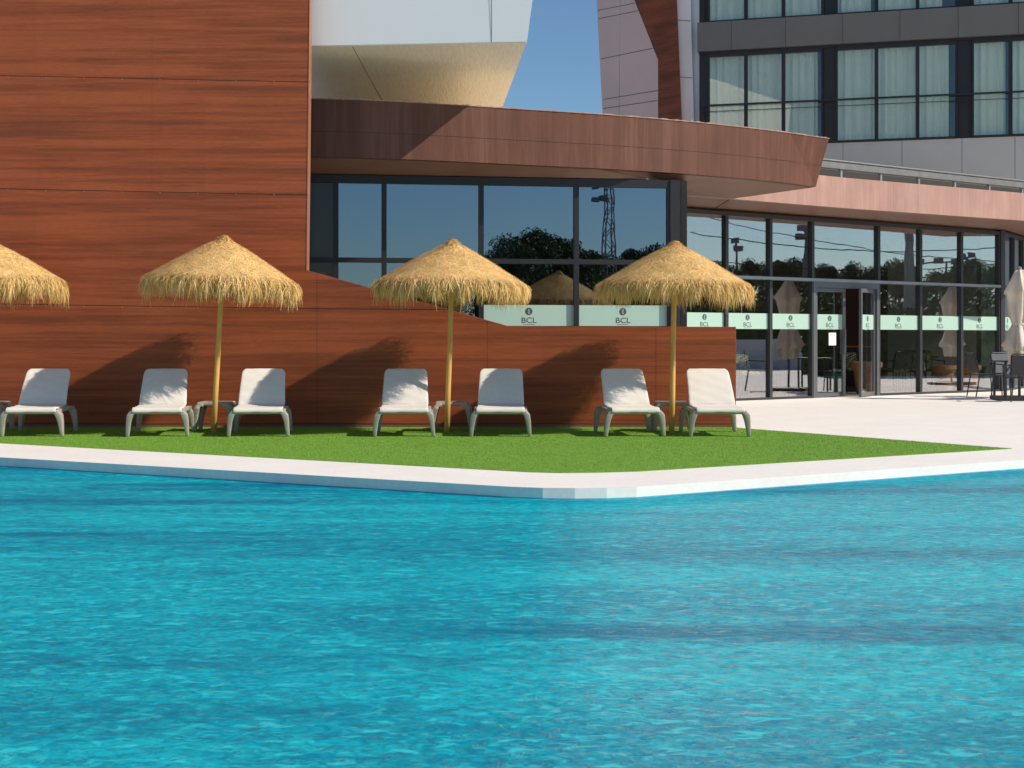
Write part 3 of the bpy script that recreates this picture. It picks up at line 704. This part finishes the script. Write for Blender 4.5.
# ------------------------------------------------------------------ thatched parasols
def make_parasol():
    r = root('thatched_parasol', (0,0,0), 'x', 'parasol', 'thatched parasols in a row between the loungers')
    mb = MB(); pts = [(.0,0,-.02),(.004,0,.5),(-.004,0,1.1),(.0,0,1.7),(0,0,2.3)]; mb.tube(pts,[.036,.034,.033,.031,.028],12); mb.build('pole', M['pole_wood'], r, smooth=True)
    for a in range(8):
        mb = MB(); c, s = math.cos(a*PI/4), math.sin(a*PI/4); mb.tube([(.03*c,.03*s,2.20),(.82*c,.82*s,1.84)],.013,6); mb.build('rib', M['pole_wood'], r)
    RR, Z0, Z1 = .875, 2.385, 1.875
    def prof(t): return Z0 - (Z0-Z1)*t**1.03 + .012*np.sin(t*PI)
    # canopy: an opaque inner cone and thousands of straws laid down its slope
    Vs=[]; Ts=[]
    n=42; tt=np.linspace(0,1,12)
    ring_=[]; 
    for t in tt:
        for kk in range(n): a=2*PI*kk/n; Vs.append((RR*t*math.cos(a),RR*t*math.sin(a),prof(t)-.03))
    mb = MB(); fs=[]
    for i in range(11):
        for kk in range(n): fs.append((i*n+kk,i*n+(kk+1)%n,(i+1)*n+(kk+1)%n,(i+1)*n+kk))
    def straws(N, ta, tb, la, lb, lift, w0, jit, sd_):
        g_ = np.random.default_rng(sd_)
        t = np.sqrt(g_.uniform(ta**2,tb**2,N)); a = g_.uniform(0,2*PI,N); L = g_.uniform(la,lb,N)/RR; j = g_.normal(0,jit,N)
        t2 = np.minimum(t+L,1.06); a2 = a + j*L/np.maximum(t,.12); l1 = g_.uniform(.0,lift,N); l2 = g_.uniform(-.01,lift*1.3,N)
        p = np.c_[RR*t*np.cos(a),RR*t*np.sin(a),prof(t)+l1-.008]; q = np.c_[RR*t2*np.cos(a2),RR*t2*np.sin(a2),prof(t2)+l2-.008]
        w = g_.uniform(.5,1,N)[:,None]*w0; tang = np.c_[-np.sin(a),np.cos(a),np.zeros(N)]
        V = np.stack([p-tang*w,p+tang*w,q+tang*w*.35,q-tang*w*.35],1); return V.reshape(-1,3), np.arange(N*4).reshape(-1,4), np.repeat(np.clip(g_.normal(.68,.24,N),0,1),4)
    V, Fc, tn = straws(17000,.0,.98,.035,.11,.032,.0034,2.6,11)
    V2_, F2_, t2_ = straws(900,.0,.06,.03,.07,.04,.004,1.5,12)
    base = np.array(Vs); fb = np.array(fs)
    allV = np.vstack([base,V,V2_]); allF = np.vstack([fb,Fc+len(base),F2_+len(base)+len(V)]); allT = np.concatenate([np.full(len(base),.7),tn,t2_])
    quick('canopy', allV, allF, M['straw'], r, allT)
    # fringe: straws bending over the rim and hanging
    g_ = np.random.default_rng(21); N = 6200
    a = g_.uniform(0,2*PI,N); cl = .5+.5*np.sin(a*7+2*np.sin(a*4))*np.sin(a*19); a = a+.035*np.sin(a*27+3*np.sin(a*5)); cl=np.clip(cl+g_.normal(0,.15,N),0,1.2); r0 = RR*g_.uniform(.90,1.0,N)
    L = g_.uniform(.09,.25,N)*(.55+.75*cl); out = g_.uniform(.0,.11,N); ja = g_.normal(0,.035,N)
    segs=[]; 
    z0 = prof(r0/RR)+g_.uniform(-.035,.012,N)
    P0 = np.c_[r0*np.cos(a),r0*np.sin(a),z0]
    ra_ = r0+out*.7+.015; P1 = np.c_[ra_*np.cos(a+ja*.4),ra_*np.sin(a+ja*.4),z0-L*.35]
    rb_ = ra_+out*.35-.008; P2 = np.c_[rb_*np.cos(a+ja),rb_*np.sin(a+ja),z0-L*.75]
    rc_ = rb_+g_.normal(-.008,.02,N); P3 = np.c_[rc_*np.cos(a+ja*1.4),rc_*np.sin(a+ja*1.4),z0-L*1.12]
    ta = g_.uniform(-.9,.9,N)+a; tang = np.c_[-np.sin(ta),np.cos(ta),np.zeros(N)]; w = g_.uniform(.0013,.0032,N)[:,None]
    V = np.stack([P0-tang*w,P0+tang*w,P1-tang*w,P1+tang*w,P2-tang*w*.8,P2+tang*w*.8,P3-tang*w*.3,P3+tang*w*.3],1).reshape(-1,3)
    b_ = np.arange(N)[:,None]*8; Fc = np.vstack([b_+np.array([[0,1,3,2]]),b_+np.array([[2,3,5,4]]),b_+np.array([[4,5,7,6]])])
    quick('fringe', V, Fc, M['straw'], r, np.repeat(np.clip(g_.normal(.5,.25,N),0,1),8))
    mb = MB(); mb.lathe([(.0,2.33),(.06,2.345),(.065,2.375),(.05,2.405),(.0,2.415)],14); mb.build('cap', M['straw'], r, smooth=True)
    return r
YP = 17.06
par = make_parasol()
pl = [(-13,-.01,0,1.0,'thatched straw parasol cut off by the left edge of the photo'),
      (213.5,0.055,2.1,1.005,'thatched straw parasol against the tall wall, second from the left, on a leaning pole'),
      (447,0.03,4.0,.985,'thatched straw parasol in front of the sloping wall top, third from the left'),
      (671.5,0.02,5.4,.975,'thatched straw parasol furthest right, in front of the dark corner post')]
for i, (px, lean, rz, sc, lb) in enumerate(pl):
    o = par if i == 0 else copy_tree(par)
    o.location = ((px-512)/F*YP, YP, 0); o.rotation_euler = (0, lean, 0); o['label'] = lb; o.scale = (1,1,sc)
    o.rotation_euler = (Matrix.Rotation(lean,3,'Y') @ Matrix.Rotation(rz,3,'Z')).to_euler()

# ------------------------------------------------------------------ sun loungers and side tables
def arch_leg(sx, fy, w=.345, h=.30, inx=.20):
    """curved plastic leg that leaves the seat rim and turns down to a narrow foot"""
    mb = MB(); pts=[]; 
    P_ = [(inx,h-.006),(inx+.05,h-.010),(w-.055,h-.022),(w-.032,h-.055),(w-.018,h*.6),(w-.008,h*.3),(w,0)]
    pts = [(sx*x, fy, z) for x,z in P_]
    mb.sweep(pts,[.038,.044,.060,.070,.058,.047,.038],[.12,.13,.14,.14,.115,.09,.07]); return mb
def make_lounger():
    r = root('sun_lounger', (0,0,0), 'x', 'sun lounger', 'sun loungers along the panel wall')
    # local: front feet at y=0, wall side at y=+1
    for sx in (-1,1):
        arch_leg(sx,.05).build('leg', M['plastic'], r, world=False, bevel=.008, smooth=True)
        arch_leg(sx,.90,.335).build('leg', M['plastic'], r, world=False, bevel=.008, smooth=True)
    mb = MB()                                   # rim: side rails, front nose, rear cross bar
    for sx in (-1,1): mb.sweep([(sx*.285,.0,.285),(sx*.29,.3,.30),(sx*.29,.6,.305),(sx*.285,.95,.29)],[.05]*4,[.05]*4,(1,0,0))
    mb.sweep([(-.30,.02,.288),(.30,.02,.288)],[.05]*2,[.05]*2,(0,1,0)); mb.sweep([(-.28,.93,.285),(.28,.93,.285)],[.05]*2,[.05]*2,(0,1,0))
    mb.sweep([(-.28,.60,.285),(.28,.60,.285)],[.03]*2,[.05]*2,(0,1,0))
    mb.build('frame', M['plastic'], r, world=False, bevel=.012)
    mb = MB()
    for sx in (-1,1): mb.tube([(sx*.22,.93,.29),(sx*.20,.86,.47)],.010,8)
    mb.build('back_stay', M['plastic'], r, world=False)
    def cloth(name, path, halfw, th, seed, corner=0, wr=.004):
        n_=len(path); nx=17; g_=random.Random(seed); vs=[]; fs=[]
        ph=[g_.random()*6 for _ in range(6)]
        for i,(y,z) in enumerate(path):
            t=i/(n_-1); hw = halfw[0]+(halfw[1]-halfw[0])*t
            if corner and t>1-corner: q=(t-(1-corner))/corner; hw -= .05*(1-math.sqrt(max(0,1-q*q*.96)))
            for k_ in range(nx):
                s=k_/(nx-1)*2-1; x=s*hw
                d = wr*(math.sin(x*19+t*23+ph[0])+.7*math.sin(x*41-t*31+ph[1])+.5*math.sin(t*60+x*9+ph[2])) - .012*(1-s*s)*math.sin(PI*min(1,t*1.0))*.6
                vs.append((x, y + (d if name=='backrest' else 0), z + (d*.5 if name!='backrest' else 0)))
        for i in range(n_-1):
            for k_ in range(nx-1): fs.append((i*nx+k_,i*nx+k_+1,(i+1)*nx+k_+1,(i+1)*nx+k_))
        mbc=MB(); mbc.add(vs,fs); o_=mbc.build(name, M['fabric'], r, smooth=True, world=False)
        m_=o_.modifiers.new('t','SOLIDIFY'); m_.thickness=th; m_.offset=0
        m_=o_.modifiers.new('b','BEVEL'); m_.width=th*.35; m_.segments=2; m_.limit_method='ANGLE'; m_.angle_limit=1.0
        return o_
    sp=[(-.018,.285),(-.022,.305),(-.008,.325),(.03,.332)]+[(.03+.55*k_/10,.332+.008*math.sin(k_/10*PI)*-1+.014*k_/10) for k_ in range(1,11)]
    cloth('seat', sp, (.285,.275), .022, 3)
    bp=[(.575+.40*k_/16-.03*math.sin(k_/16*PI), .345+.425*k_/16) for k_ in range(17)]
    cloth('backrest', bp, (.282,.262), .032, 5, .14, .0035)
    return r
YL = 16.42
chairs = [(31,-6,'white sun lounger furthest left, cut off by the photo edge'),
          (157,-7.5,'white sun lounger just left of the leaning second parasol pole'),
          (258,-6,'white sun lounger just right of the leaning second parasol pole'),
          (404,-3,'white sun lounger just left of the third parasol pole, in front of the wall slope'),
          (500.5,0,'white sun lounger just right of the third parasol pole, its backrest almost all in shade'),
          (635.5,5.5,'white sun lounger turned slightly, left of the rightmost parasol pole'),
          (720.5,1.5,'white sun lounger furthest right, fully sunlit, at the end of the panel wall')]
lo = make_lounger()
for i,(px,rz,lb) in enumerate(chairs):
    o = lo if i==0 else copy_tree(lo)
    o.location=((px-512)/F*YL, YL, .008); o.rotation_euler=(0,0,math.radians(-rz if px<450 else rz)); o['label']=lb
    
def make_table():
    r = root('side_table', (0,0,0), 'x', 'side table', 'grey side tables between the loungers')
    mb=MB(); mb.box(-.205,.205,0,.40,.315,.362); mb.build('table_top', M['plastic'], r, world=False, bevel=.015)
    for sx in (-1,1):
        for fy in (.04,.36): arch_leg(sx,fy,.235,.335,.12).build('leg', M['plastic'], r, world=False, bevel=.007, smooth=True)
    return r
tb = make_table()
tabs = [(-17,'grey side table at the left photo edge beside the first lounger'),(213,'grey side table behind the leaning second parasol pole'),(451.5,'grey side table behind the third parasol pole'),(674,'grey side table behind the rightmost parasol pole')]
for i,(px,lb) in enumerate(tabs):
    o = tb if i==0 else copy_tree(tb); Yt=17.32
    o.location=((px-512)/F*Yt, Yt, .008); o['label']=lb

# ------------------------------------------------------------------ terrace and lobby furniture
def armchair(loc, rz, label, group, seatm=None, cushion=False):
    r = root('armchair', loc, label, 'chair', group, rz)
    bm_=M['black_metal']
    for sx in (-1,1):
        mb=MB(); mb.tube([(sx*.24,-.25,0),(sx*.24,-.22,.44),(sx*.25,-.22,.64)],.013,6); mb.build('leg',bm_,r,world=False)
        mb=MB(); mb.tube([(sx*.22,.28,0),(sx*.22,.20,.44)],.013,6); mb.build('leg',bm_,r,world=False)
        mb=MB(); mb.sweep([(sx*.25,-.24,.645),(sx*.25,.0,.655),(sx*.24,.22,.67)],[.018]*3,[.04]*3,(1,0,0)); mb.build('armrest',bm_,r,world=False)
    mb=MB(); mb.tube([(-.22,.20,.43),(-.22,.30,.84),(-.19,.31,.87),(.19,.31,.87),(.22,.30,.84),(.22,.20,.43)],.013,6); mb.build('back_frame',bm_,r,world=False); mb=MB(); mb.tube([(-.23,-.2,.43),(.23,-.2,.43)],.012,6); mb.build('crossbar',bm_,r,world=False)
    sm=seatm or bm_
    mb=MB(); mb.box(-.225,.225,-.24,.22,.43,.45); mb.build('seat',sm,r,world=False,bevel=.006)
    mb=MB()
    mb.add([(-.21,.215,.48),(.21,.215,.48),(.21,.305,.85),(-.21,.305,.85),(-.21,.230,.48),(.21,.230,.48),(.21,.320,.85),(-.21,.320,.85)],[(0,1,2,3),(4,7,6,5),(0,4,5,1),(2,6,7,3),(0,3,7,4),(1,5,6,2)])
    mb.build('backrest',sm,r,world=False)
    if cushion:
        mb=MB(); mb.box(-.21,.21,-.22,.19,.452,.51); mb.build('seat_cushion',M['cushion'],r,world=False,bevel=.02)
        mb=MB(); mb.add([(-.20,.12,.50),(.20,.12,.50),(.20,.21,.84),(-.20,.21,.84),(-.20,.20,.50),(.20,.20,.50),(.20,.29,.84),(-.20,.29,.84)],[(0,1,2,3),(4,7,6,5),(0,4,5,1),(2,6,7,3),(0,3,7,4),(1,5,6,2)]); mb.build('back_cushion',M['cushion'],r,world=False,bevel=.02)
    return r
def at(px, Y): return ((px-512)/F*Y, Y, 0)
OG='black chairs on the terrace'; IG='chairs with patterned cushions in the lobby'
armchair(at(985,27.9),math.radians(95),'black metal armchair on the terrace nearest the glass, facing right','terrace chairs')
armchair(at(1009,27.4),math.radians(10),'slate grey sling chair behind the terrace table by the closed parasol','terrace chairs',M['grey_mesh'])
armchair(at(1021,25.7),math.radians(170),'dark chair at the right photo edge in front of the closed parasol','terrace chairs')
def table(name, loc, label, rr=.38, hh=.73, sq=True):
    r = root(name, loc, label, 'table')
    mb=MB()
    if sq: mb.box(-rr,rr,-rr,rr,hh-.025,hh)
    else: mb.lathe([(0,hh-.025),(rr,hh-.025),(rr,hh),(0,hh)],24)
    mb.build('table_top',M['black_metal'],r,world=False,bevel=.004)
    if sq:
        for sx in (-1,1):
            for sy in (-1,1): mb=MB(); mb.box(sx*(rr-.04)-.02,sx*(rr-.04)+.02,sy*(rr-.04)-.02,sy*(rr-.04)+.02,0,hh-.025); mb.build('leg',M['black_metal'],r,world=False)
    else:
        mb=MB(); mb.tube([(0,0,.02),(0,0,hh-.02)],.03,10); mb.build('column',M['black_metal'],r,world=False)
        mb=MB(); mb.lathe([(0,0),(.24,0),(.23,.02),(0,.025)],20); mb.build('foot_plate',M['black_metal'],r,world=False)
    return r
table('terrace_table', at(1016,26.9), 'square black table on the terrace beside the closed parasol', .35)
def closed_parasol(loc, label, rz=0):
    r = root('closed_parasol', loc, label, 'parasol', 'closed beige parasols on the terrace', rz)
    mb=MB(); mb.tube([(0,0,.05),(0,0,2.5)],.025,10); mb.build('pole',M['black_metal'],r,world=False)
    mb=MB(); mb.box(-.42,.42,-.42,.42,0,.07); mb.build('base_plate',M['black_metal'],r,world=False,bevel=.01)
    prof=[(.02,2.46),(.07,2.44),(.13,2.30),(.25,2.02),(.21,2.0),(.19,1.85),(.17,1.60),(.12,1.46),(.11,1.42),(.16,1.32),(.20,1.15),(.28,.98),(.25,.96),(.20,.94),(.18,.72),(.17,.70)]
    n_=36; vs=[]; fs=[]
    for j,(rad,z) in enumerate(prof):
        for k_ in range(n_):
            a=2*PI*k_/n_; q=rad*(1+.24*math.sin(a*6+.4*math.sin(z*5))+.12*math.sin(a*11+z*4))
            zz=z-.05*math.cos(a*6)*(rad>.2)
            vs.append((q*math.cos(a),q*math.sin(a),zz))
    for j in range(len(prof)-1):
        for k_ in range(n_): fs.append((j*n_+k_,j*n_+(k_+1)%n_,(j+1)*n_+(k_+1)%n_,(j+1)*n_+k_))
    fs.append(tuple(range(n_)))
    mb=MB(); mb.add(vs,fs); mb.build('folded_canopy',M['canvas'],r,world=False,smooth=True)
    mb=MB(); mb.lathe([(.105,1.40),(.125,1.41),(.125,1.45),(.105,1.46)],20); mb.build('tie_strap',M['canvas'],r,world=False)
    mb=MB(); mb.lathe([(0,2.45),(.045,2.46),(.045,2.49),(0,2.52)],12); mb.build('finial',M['steel'],r,world=False)
    return r
closed_parasol((9.55,26.35,0),'closed beige parasol on the terrace at the right photo edge')
closed_parasol((14.8,29.7,0),'closed beige parasol outside the frame, seen mirrored in the entrance glass',.8)
# lobby
def pot(loc, k, label, m_=None):
    mb=MB(); pr=[(0,0),(.17,0),(.20,.03),(.26,.48),(.29,.50),(.30,.54),(.335,.56),(.335,.66),(.30,.67),(.28,.60),(0,.58)]
    mb.lathe([(a*k,b*k) for a,b in pr],28); r=mb.build('planter',m_ or M['terracotta'],None,smooth=False); r.location=loc; tag(r,label,'planter','planters inside the lobby'); return r
def lob(px, dback): 
    p = hit(px,GA,GB); k=(p.y+dback)/p.y; return (p.x*k, p.y*k, .005)
pot(lob(866,.85),1.0,'large terracotta planter right behind the ajar door leaf')
pot(lob(944,.9),.85,'terracotta planter behind the glass left of the rightmost broad pane')
pot(lob(968,.7),.85,'terracotta planter next to the dark green bin behind the rightmost pane')
mb=MB(); mb.lathe([(0,0),(.13,0),(.22,.5),(.20,.52),(0,.50)],20); o=mb.build('bin',M['green_pot']); o.location=lob(976,1.0); tag(o,'dark green tapered bin beside the terracotta planter behind the glass','bin')
mb=MB(); mb.lathe([(0,0),(.13,0),(.20,.4),(.18,.42),(0,.40)],20); o=mb.build('bin',M['green_pot']); o.location=lob(835,1.3); tag(o,'small green bin behind the closed door leaf','bin')
ic=[(745,1.1,20,'leftmost, by the panel wall end'),(756,2.0,160,'behind the leftmost table'),(777,1.6,75,'right of the leftmost table'),(793,2.6,200,'behind the closed parasol reflection'),
    (828,2.2,140,'behind the closed door leaf'),(852,2.9,10,'seen through the open door gap'),(896,1.6,200,'right of the large terracotta planter'),(915,1.3,340,'in the pane right of the door, close to the glass'),
    (929,2.1,15,'showing its whole patterned back, middle of the right panes'),(905,3.2,170,'at the back of the lobby right of the door')]
for px,dbk,rz,w_ in ic: armchair(lob(px,dbk),math.radians(rz),'lobby chair with zigzag cushion, '+w_,'chairs with patterned cushions in the lobby',None,True)
for px,dbk,w_ in ((764,1.7,'round black lobby table between the leftmost patterned chairs'),(812,2.6,'round black lobby table behind the door frame'),(922,2.8,'round black lobby table amid the right patterned chairs')):
    table('lobby_table',lob(px,dbk),w_,.36,.74,False)
mb=MB(); mb.box(-.35,.35,-.15,.15,.95,.98); o=mb.build('wall_shelf',M['orange_shelf']); o.location=lob(860,4.0); tag(o,'small orange shelf in the dark lobby seen past the ajar door','shelf')
mb=MB(); mb.box(-.16,.16,-.16,.16,0,3.54); o=mb.build('column',mottled('pale_strip_stand_in',(.50,.60,.50),(.56,.66,.56),2,.6,0)); o.location=lob(986,1.0); tag(o,'pale green upright added in the lobby for the light strip at the right end of the glazing','column')  # made-up upright standing in for a pale strip in the glass

# ------------------------------------------------------------------ surroundings that the glass mirrors: trees, masts, wires, hedge
def mirror(px, py, D, A, B):
    v = Vector(((px-512)/F*D, D)); z = CH+(HZ-py)/F*D; u=(B-A).normalized(); n_=Vector((u.y,-u.x)); k=(v-A).dot(n_); q=v-n_*(2*k); return Vector((q.x,q.y,z))
def make_tree(h, rad, seed, nl=20000, lm='leaf'):
    g_=np.random.default_rng(seed); rd=random.Random(seed)
    r=root('tree',(0,0,0),'x','tree')
    mb=MB(); mb.tube([(0,0,-.1),(.05,.03,h*.2),(-.04,.05,h*.42),(.02,0,h*.75)],[.2,.16,.12,.04],8)
    cl=[]
    for k_ in range(26):
        a=rd.random()*2*PI; zz=h*(.36+.58*rd.random()); t=(zz/h-.36)/.58; rr=rad*(.35+.65*math.sin(PI*min(1,t*.75+.22)))*math.sqrt(rd.random())
        c=(rr*math.cos(a),rr*math.sin(a),zz); cl.append((c,rad*(.22+.22*rd.random())))
        if k_%2==0: mb.tube([(0,0,min(zz*.7,h*.6)),(c[0]*.5,c[1]*.5,zz*.85),c],[.07,.05,.02],5)
    mb.build('trunk',M['bark'],r)
    C=np.array([c for c,_ in cl]); R=np.array([q for _,q in cl]); idx=g_.integers(0,len(cl),nl)
    d=g_.normal(size=(nl,3)); d/=np.linalg.norm(d,axis=1)[:,None]; d*= (g_.uniform(.25,1,nl)**.5)[:,None]; d[:,2]*=.75
    c=C[idx]+d*R[idx][:,None]
    e1=g_.normal(size=(nl,3)); e1/=np.linalg.norm(e1,axis=1)[:,None]; e2=np.cross(e1,g_.normal(size=(nl,3))); e2/=np.linalg.norm(e2,axis=1)[:,None]
    s=g_.uniform(.035,.085,nl)[:,None]
    V=np.stack([c-e1*s*1.4,c-e2*s*.6,c+e1*s*1.4,c+e2*s*.6],1).reshape(-1,3)
    quick('crown',V,np.arange(nl*4).reshape(-1,4),M[lm],r,np.repeat(g_.uniform(0,1,nl),4)); return r
t0=make_tree(7.2,2.6,3); t1=make_tree(6.0,2.9,5); used=set()
def put(t, p, k, lb, grp, rz):
    o = t if t not in used else copy_tree(t); used.add(t)
    o.location=(p.x,p.y,0); o.scale=((k*.72,k*.72,k) if grp==G2 else (k,k,k)); o.rotation_euler=(0,0,rz); o['label']=lb; o['group']=grp
spots=[]
G1 = 'trees beyond the pool mirrored in the upper glazing'; G2='trees beyond the terrace mirrored in the entrance glazing'
for i,(px,py,D,t,nm) in enumerate([(527,232,74,t0,'tallest feathery tree mirrored behind the third parasol tip'),(553,240,76,t1,'round tree mirrored right of the tallest one'),(583,252,84,t1,'low tree mirrored left of the lattice mast'),(612,256,95,t0,'low far tree mirrored at the foot of the lattice mast'),
        (640,250,92,t1,'broad tree mirrored right of the lattice mast'),(663,252,96,t1,'tree mirrored beside the dark corner post'),(505,258,82,t1,'low bushy tree mirrored at the left end of the row')]):
    q=mirror(px,py,D,G1A,G1B); h0=7.2 if t is t0 else 6.0; put(t,q,q.z/h0,nm,G1,i*1.3)
for i,(px,py,D,nm) in enumerate([(700,262,95,'mirrored tree behind the rightmost parasol slope'),(722,266,92,'mirrored low tree left of the floodlight pole'),(752,262,95,'mirrored round tree right of the floodlight pole'),(783,262,90,'mirrored tree in the second entrance pane'),(797,264,96,'mirrored tree at the pole in the third entrance pane'),
        (828,268,100,'mirrored low tree above the door frame'),(858,264,88,'mirrored tree above the door'),(900,264,80,'mirrored tree beside the thick pole'),(938,272,86,'mirrored low tree under the floodlight cluster'),(964,264,82,'mirrored tree beside the last mullion'),(986,266,74,'mirrored conical tree in the last pane'),(880,270,98,'mirrored far tree beside the door mullion')]):
    q=mirror(px,py,D,GA,GB); t=(t0,t1)[i%2]; h0=7.2 if t is t0 else 6.0; put(t,q,q.z/h0,nm,G2,i*2.1)
# hedges
def hedge(a, b, h, label):
    a=Vector(a); b=Vector(b); L=(b-a).length; u=(b-a)/L; n_=Vector((u.y,-u.x)); N=int(L*1500); g_=np.random.default_rng(int(L*10))
    s=g_.uniform(0,L,N); w_=g_.uniform(-.9,.9,N); z=g_.uniform(0,1,N)*h*(1+.10*np.sin(s*1.3)+.06*np.sin(s*3.7))
    c=np.c_[a.x+u.x*s+n_.x*w_,a.y+u.y*s+n_.y*w_,z]; e1=g_.normal(size=(N,3)); e1/=np.linalg.norm(e1,axis=1)[:,None]; e2=np.cross(e1,g_.normal(size=(N,3))); e2/=np.linalg.norm(e2,axis=1)[:,None]
    k_=g_.uniform(.05,.11,N)[:,None]; V=np.stack([c-e1*k_,c-e2*k_*.6,c+e1*k_,c+e2*k_*.6],1).reshape(-1,3)
    core=[]                                   # dense woody inside of the hedge
    for f_ in (-.6,.6):
        q0=a+n_*f_; q1=b+n_*f_; core += [(q0.x,q0.y,0),(q1.x,q1.y,0),(q1.x,q1.y,h*.86),(q0.x,q0.y,h*.86)]
    V=np.vstack([V,np.array(core)]); N+=2
    o=quick('hedge',V,np.arange(N*4).reshape(-1,4),M['leaf_hedge'],None,np.repeat(g_.uniform(0,1,N),4)); tag(o,label,'hedge')
ha=mirror(480,300,62,G1A,G1B); hb=mirror(700,300,66,G1A,G1B); hedge((ha.x,ha.y),(hb.x,hb.y),3.6,'tall dark hedge on the far side of the pool, mirrored in the upper glazing')
ha=mirror(670,300,62,GA,GB); hb=mirror(830,300,62,GA,GB); hedge((ha.x,ha.y),(hb.x,hb.y),3.3,'tall green hedge behind the pale boundary wall, mirrored in the left entrance panes')
ha=mirror(806,300,44,GA,GB); hb=mirror(1016,300,44,GA,GB); hedge((ha.x,ha.y),(hb.x,hb.y),2.35,'nearer green hedge beside the terrace, mirrored in the panes right of the door')
ha=mirror(670,345,52,GA,GB); hb=mirror(808,345,52,GA,GB)
wl_=MB(); a=Vector((ha.x,ha.y)); b=Vector((hb.x,hb.y)); u=Vector(((b-a).x,(b-a).y,0)).normalized(); nn=Vector((u.y,-u.x,0)); wl_.obox(a,u,nn,(0,(b-a).length),(-.1,.1),(-.02,1.1)); o=wl_.build('boundary_wall',M['white_wall']); tag(o,'low pale boundary wall beyond the terrace, mirrored in the entrance glass','wall')
# lattice mast
q=mirror(609,183,78,G1A,G1B); hM=q.z
ms=root('lattice_mast',(q.x,q.y,0),'lattice floodlight mast mirrored in the pane above the rightmost parasol','mast')
mb=MB()
for sx in (-1,1):
    for sy in (-1,1): mb.tube([(q.x+sx*.34,q.y+sy*.34,0),(q.x+sx*.17,q.y+sy*.17,hM)],.04,5)
nz=16
for i in range(nz):
    z0,z1=hM*i/nz,hM*(i+1)/nz; k0=.34-.17*i/nz; k1=.34-.17*(i+1)/nz; s=1 if i%2 else -1
    for a_,b_ in (((-s*k0,-k0,z0),(s*k1,-k1,z1)),((-s*k0,k0,z0),(s*k1,k1,z1)),((-k0,-s*k0,z0),(-k1,s*k1,z1)),((k0,-s*k0,z0),(k1,s*k1,z1))):
        mb.tube([(q.x+a_[0],q.y+a_[1],a_[2]),(q.x+b_[0],q.y+b_[1],b_[2])],.022,4)
mb.build('lattice',M['galv'],ms)
for dx,dz in ((-.45,0),(-.75,-.3),(-.3,-.9),(-.75,-1.0)):
    mb=MB(); mb.box(q.x+dx-.17,q.x+dx+.17,q.y-.2,q.y+.2,hM+dz-.11,hM+dz+.11); mb.box(min(q.x,q.x+dx),max(q.x,q.x+dx),q.y-.03,q.y+.03,hM+dz-.03,hM+dz+.03); mb.build('floodlight',M['galv'],ms)
def fpole(px,py,D,label,heads,rad=.09,A=GA,B=GB):
    q=mirror(px,py,D,A,B); r=root('floodlight_pole',(q.x,q.y,0),label,'lamp post','floodlight poles mirrored in the entrance glass'); h_=q.z
    mb=MB(); mb.tube([(q.x,q.y,0),(q.x,q.y,h_)],[rad*1.2,rad*.8],8); mb.build('pole',M['galv'],r)
    for dy,dz in heads:
        mb=MB(); mb.box(q.x-.15,q.x+.15,q.y+dy-.26,q.y+dy+.26,h_+dz-.17,h_+dz+.17); mb.build('floodlight',M['galv'],r)
    if len(heads)>2:
        mb=MB(); ys=[dy for dy,_ in heads]; mb.box(q.x-.04,q.x+.04,q.y+min(ys),q.y+max(ys),h_-.05,h_+.05); mb.build('crossbar',M['galv'],r)
fpole(737,241,92,'floodlight pole mirrored in the second entrance pane',[(-.1,0),(.1,-.5)])
fpole(806,228,80,'floodlight pole mirrored beside the third mullion',[(-.2,0),(-.3,-.5)],.14)
fpole(909,200,62,'thick plain pole mirrored in the pane right of the door',[],.22)
fpole(946,262,88,'pole with four lamps on a crossbar mirrored above the transom',[(-1.5,.1),(-.5,.1),(.5,0),(1.5,-.1)],.1)
fpole(966,257,88,'pole with a lamp pair mirrored beside the last mullion',[(-.3,0),(.3,.1)],.09)
for k_,(y0,y1,D) in enumerate(((232,246,62),(258,262,70),(266,271,72),(272,277,76),(213,262,75))):
    a=mirror(690,y0,D,GA,GB); b=mirror(1015,y1,D,GA,GB); mb=MB(); pts=[]
    for i in range(13): t=i/12; p=a.lerp(b,t); p.z-=4*.5*t*(1-t); pts.append(p)
    mb.tube(pts,.022,4,False); o=mb.build('overhead_wire',M['wire']); tag(o,['highest','second','third','lowest','steeply sagging'][k_]+' overhead wire mirrored in the entrance glazing','wire','overhead wires mirrored in the entrance glazing')
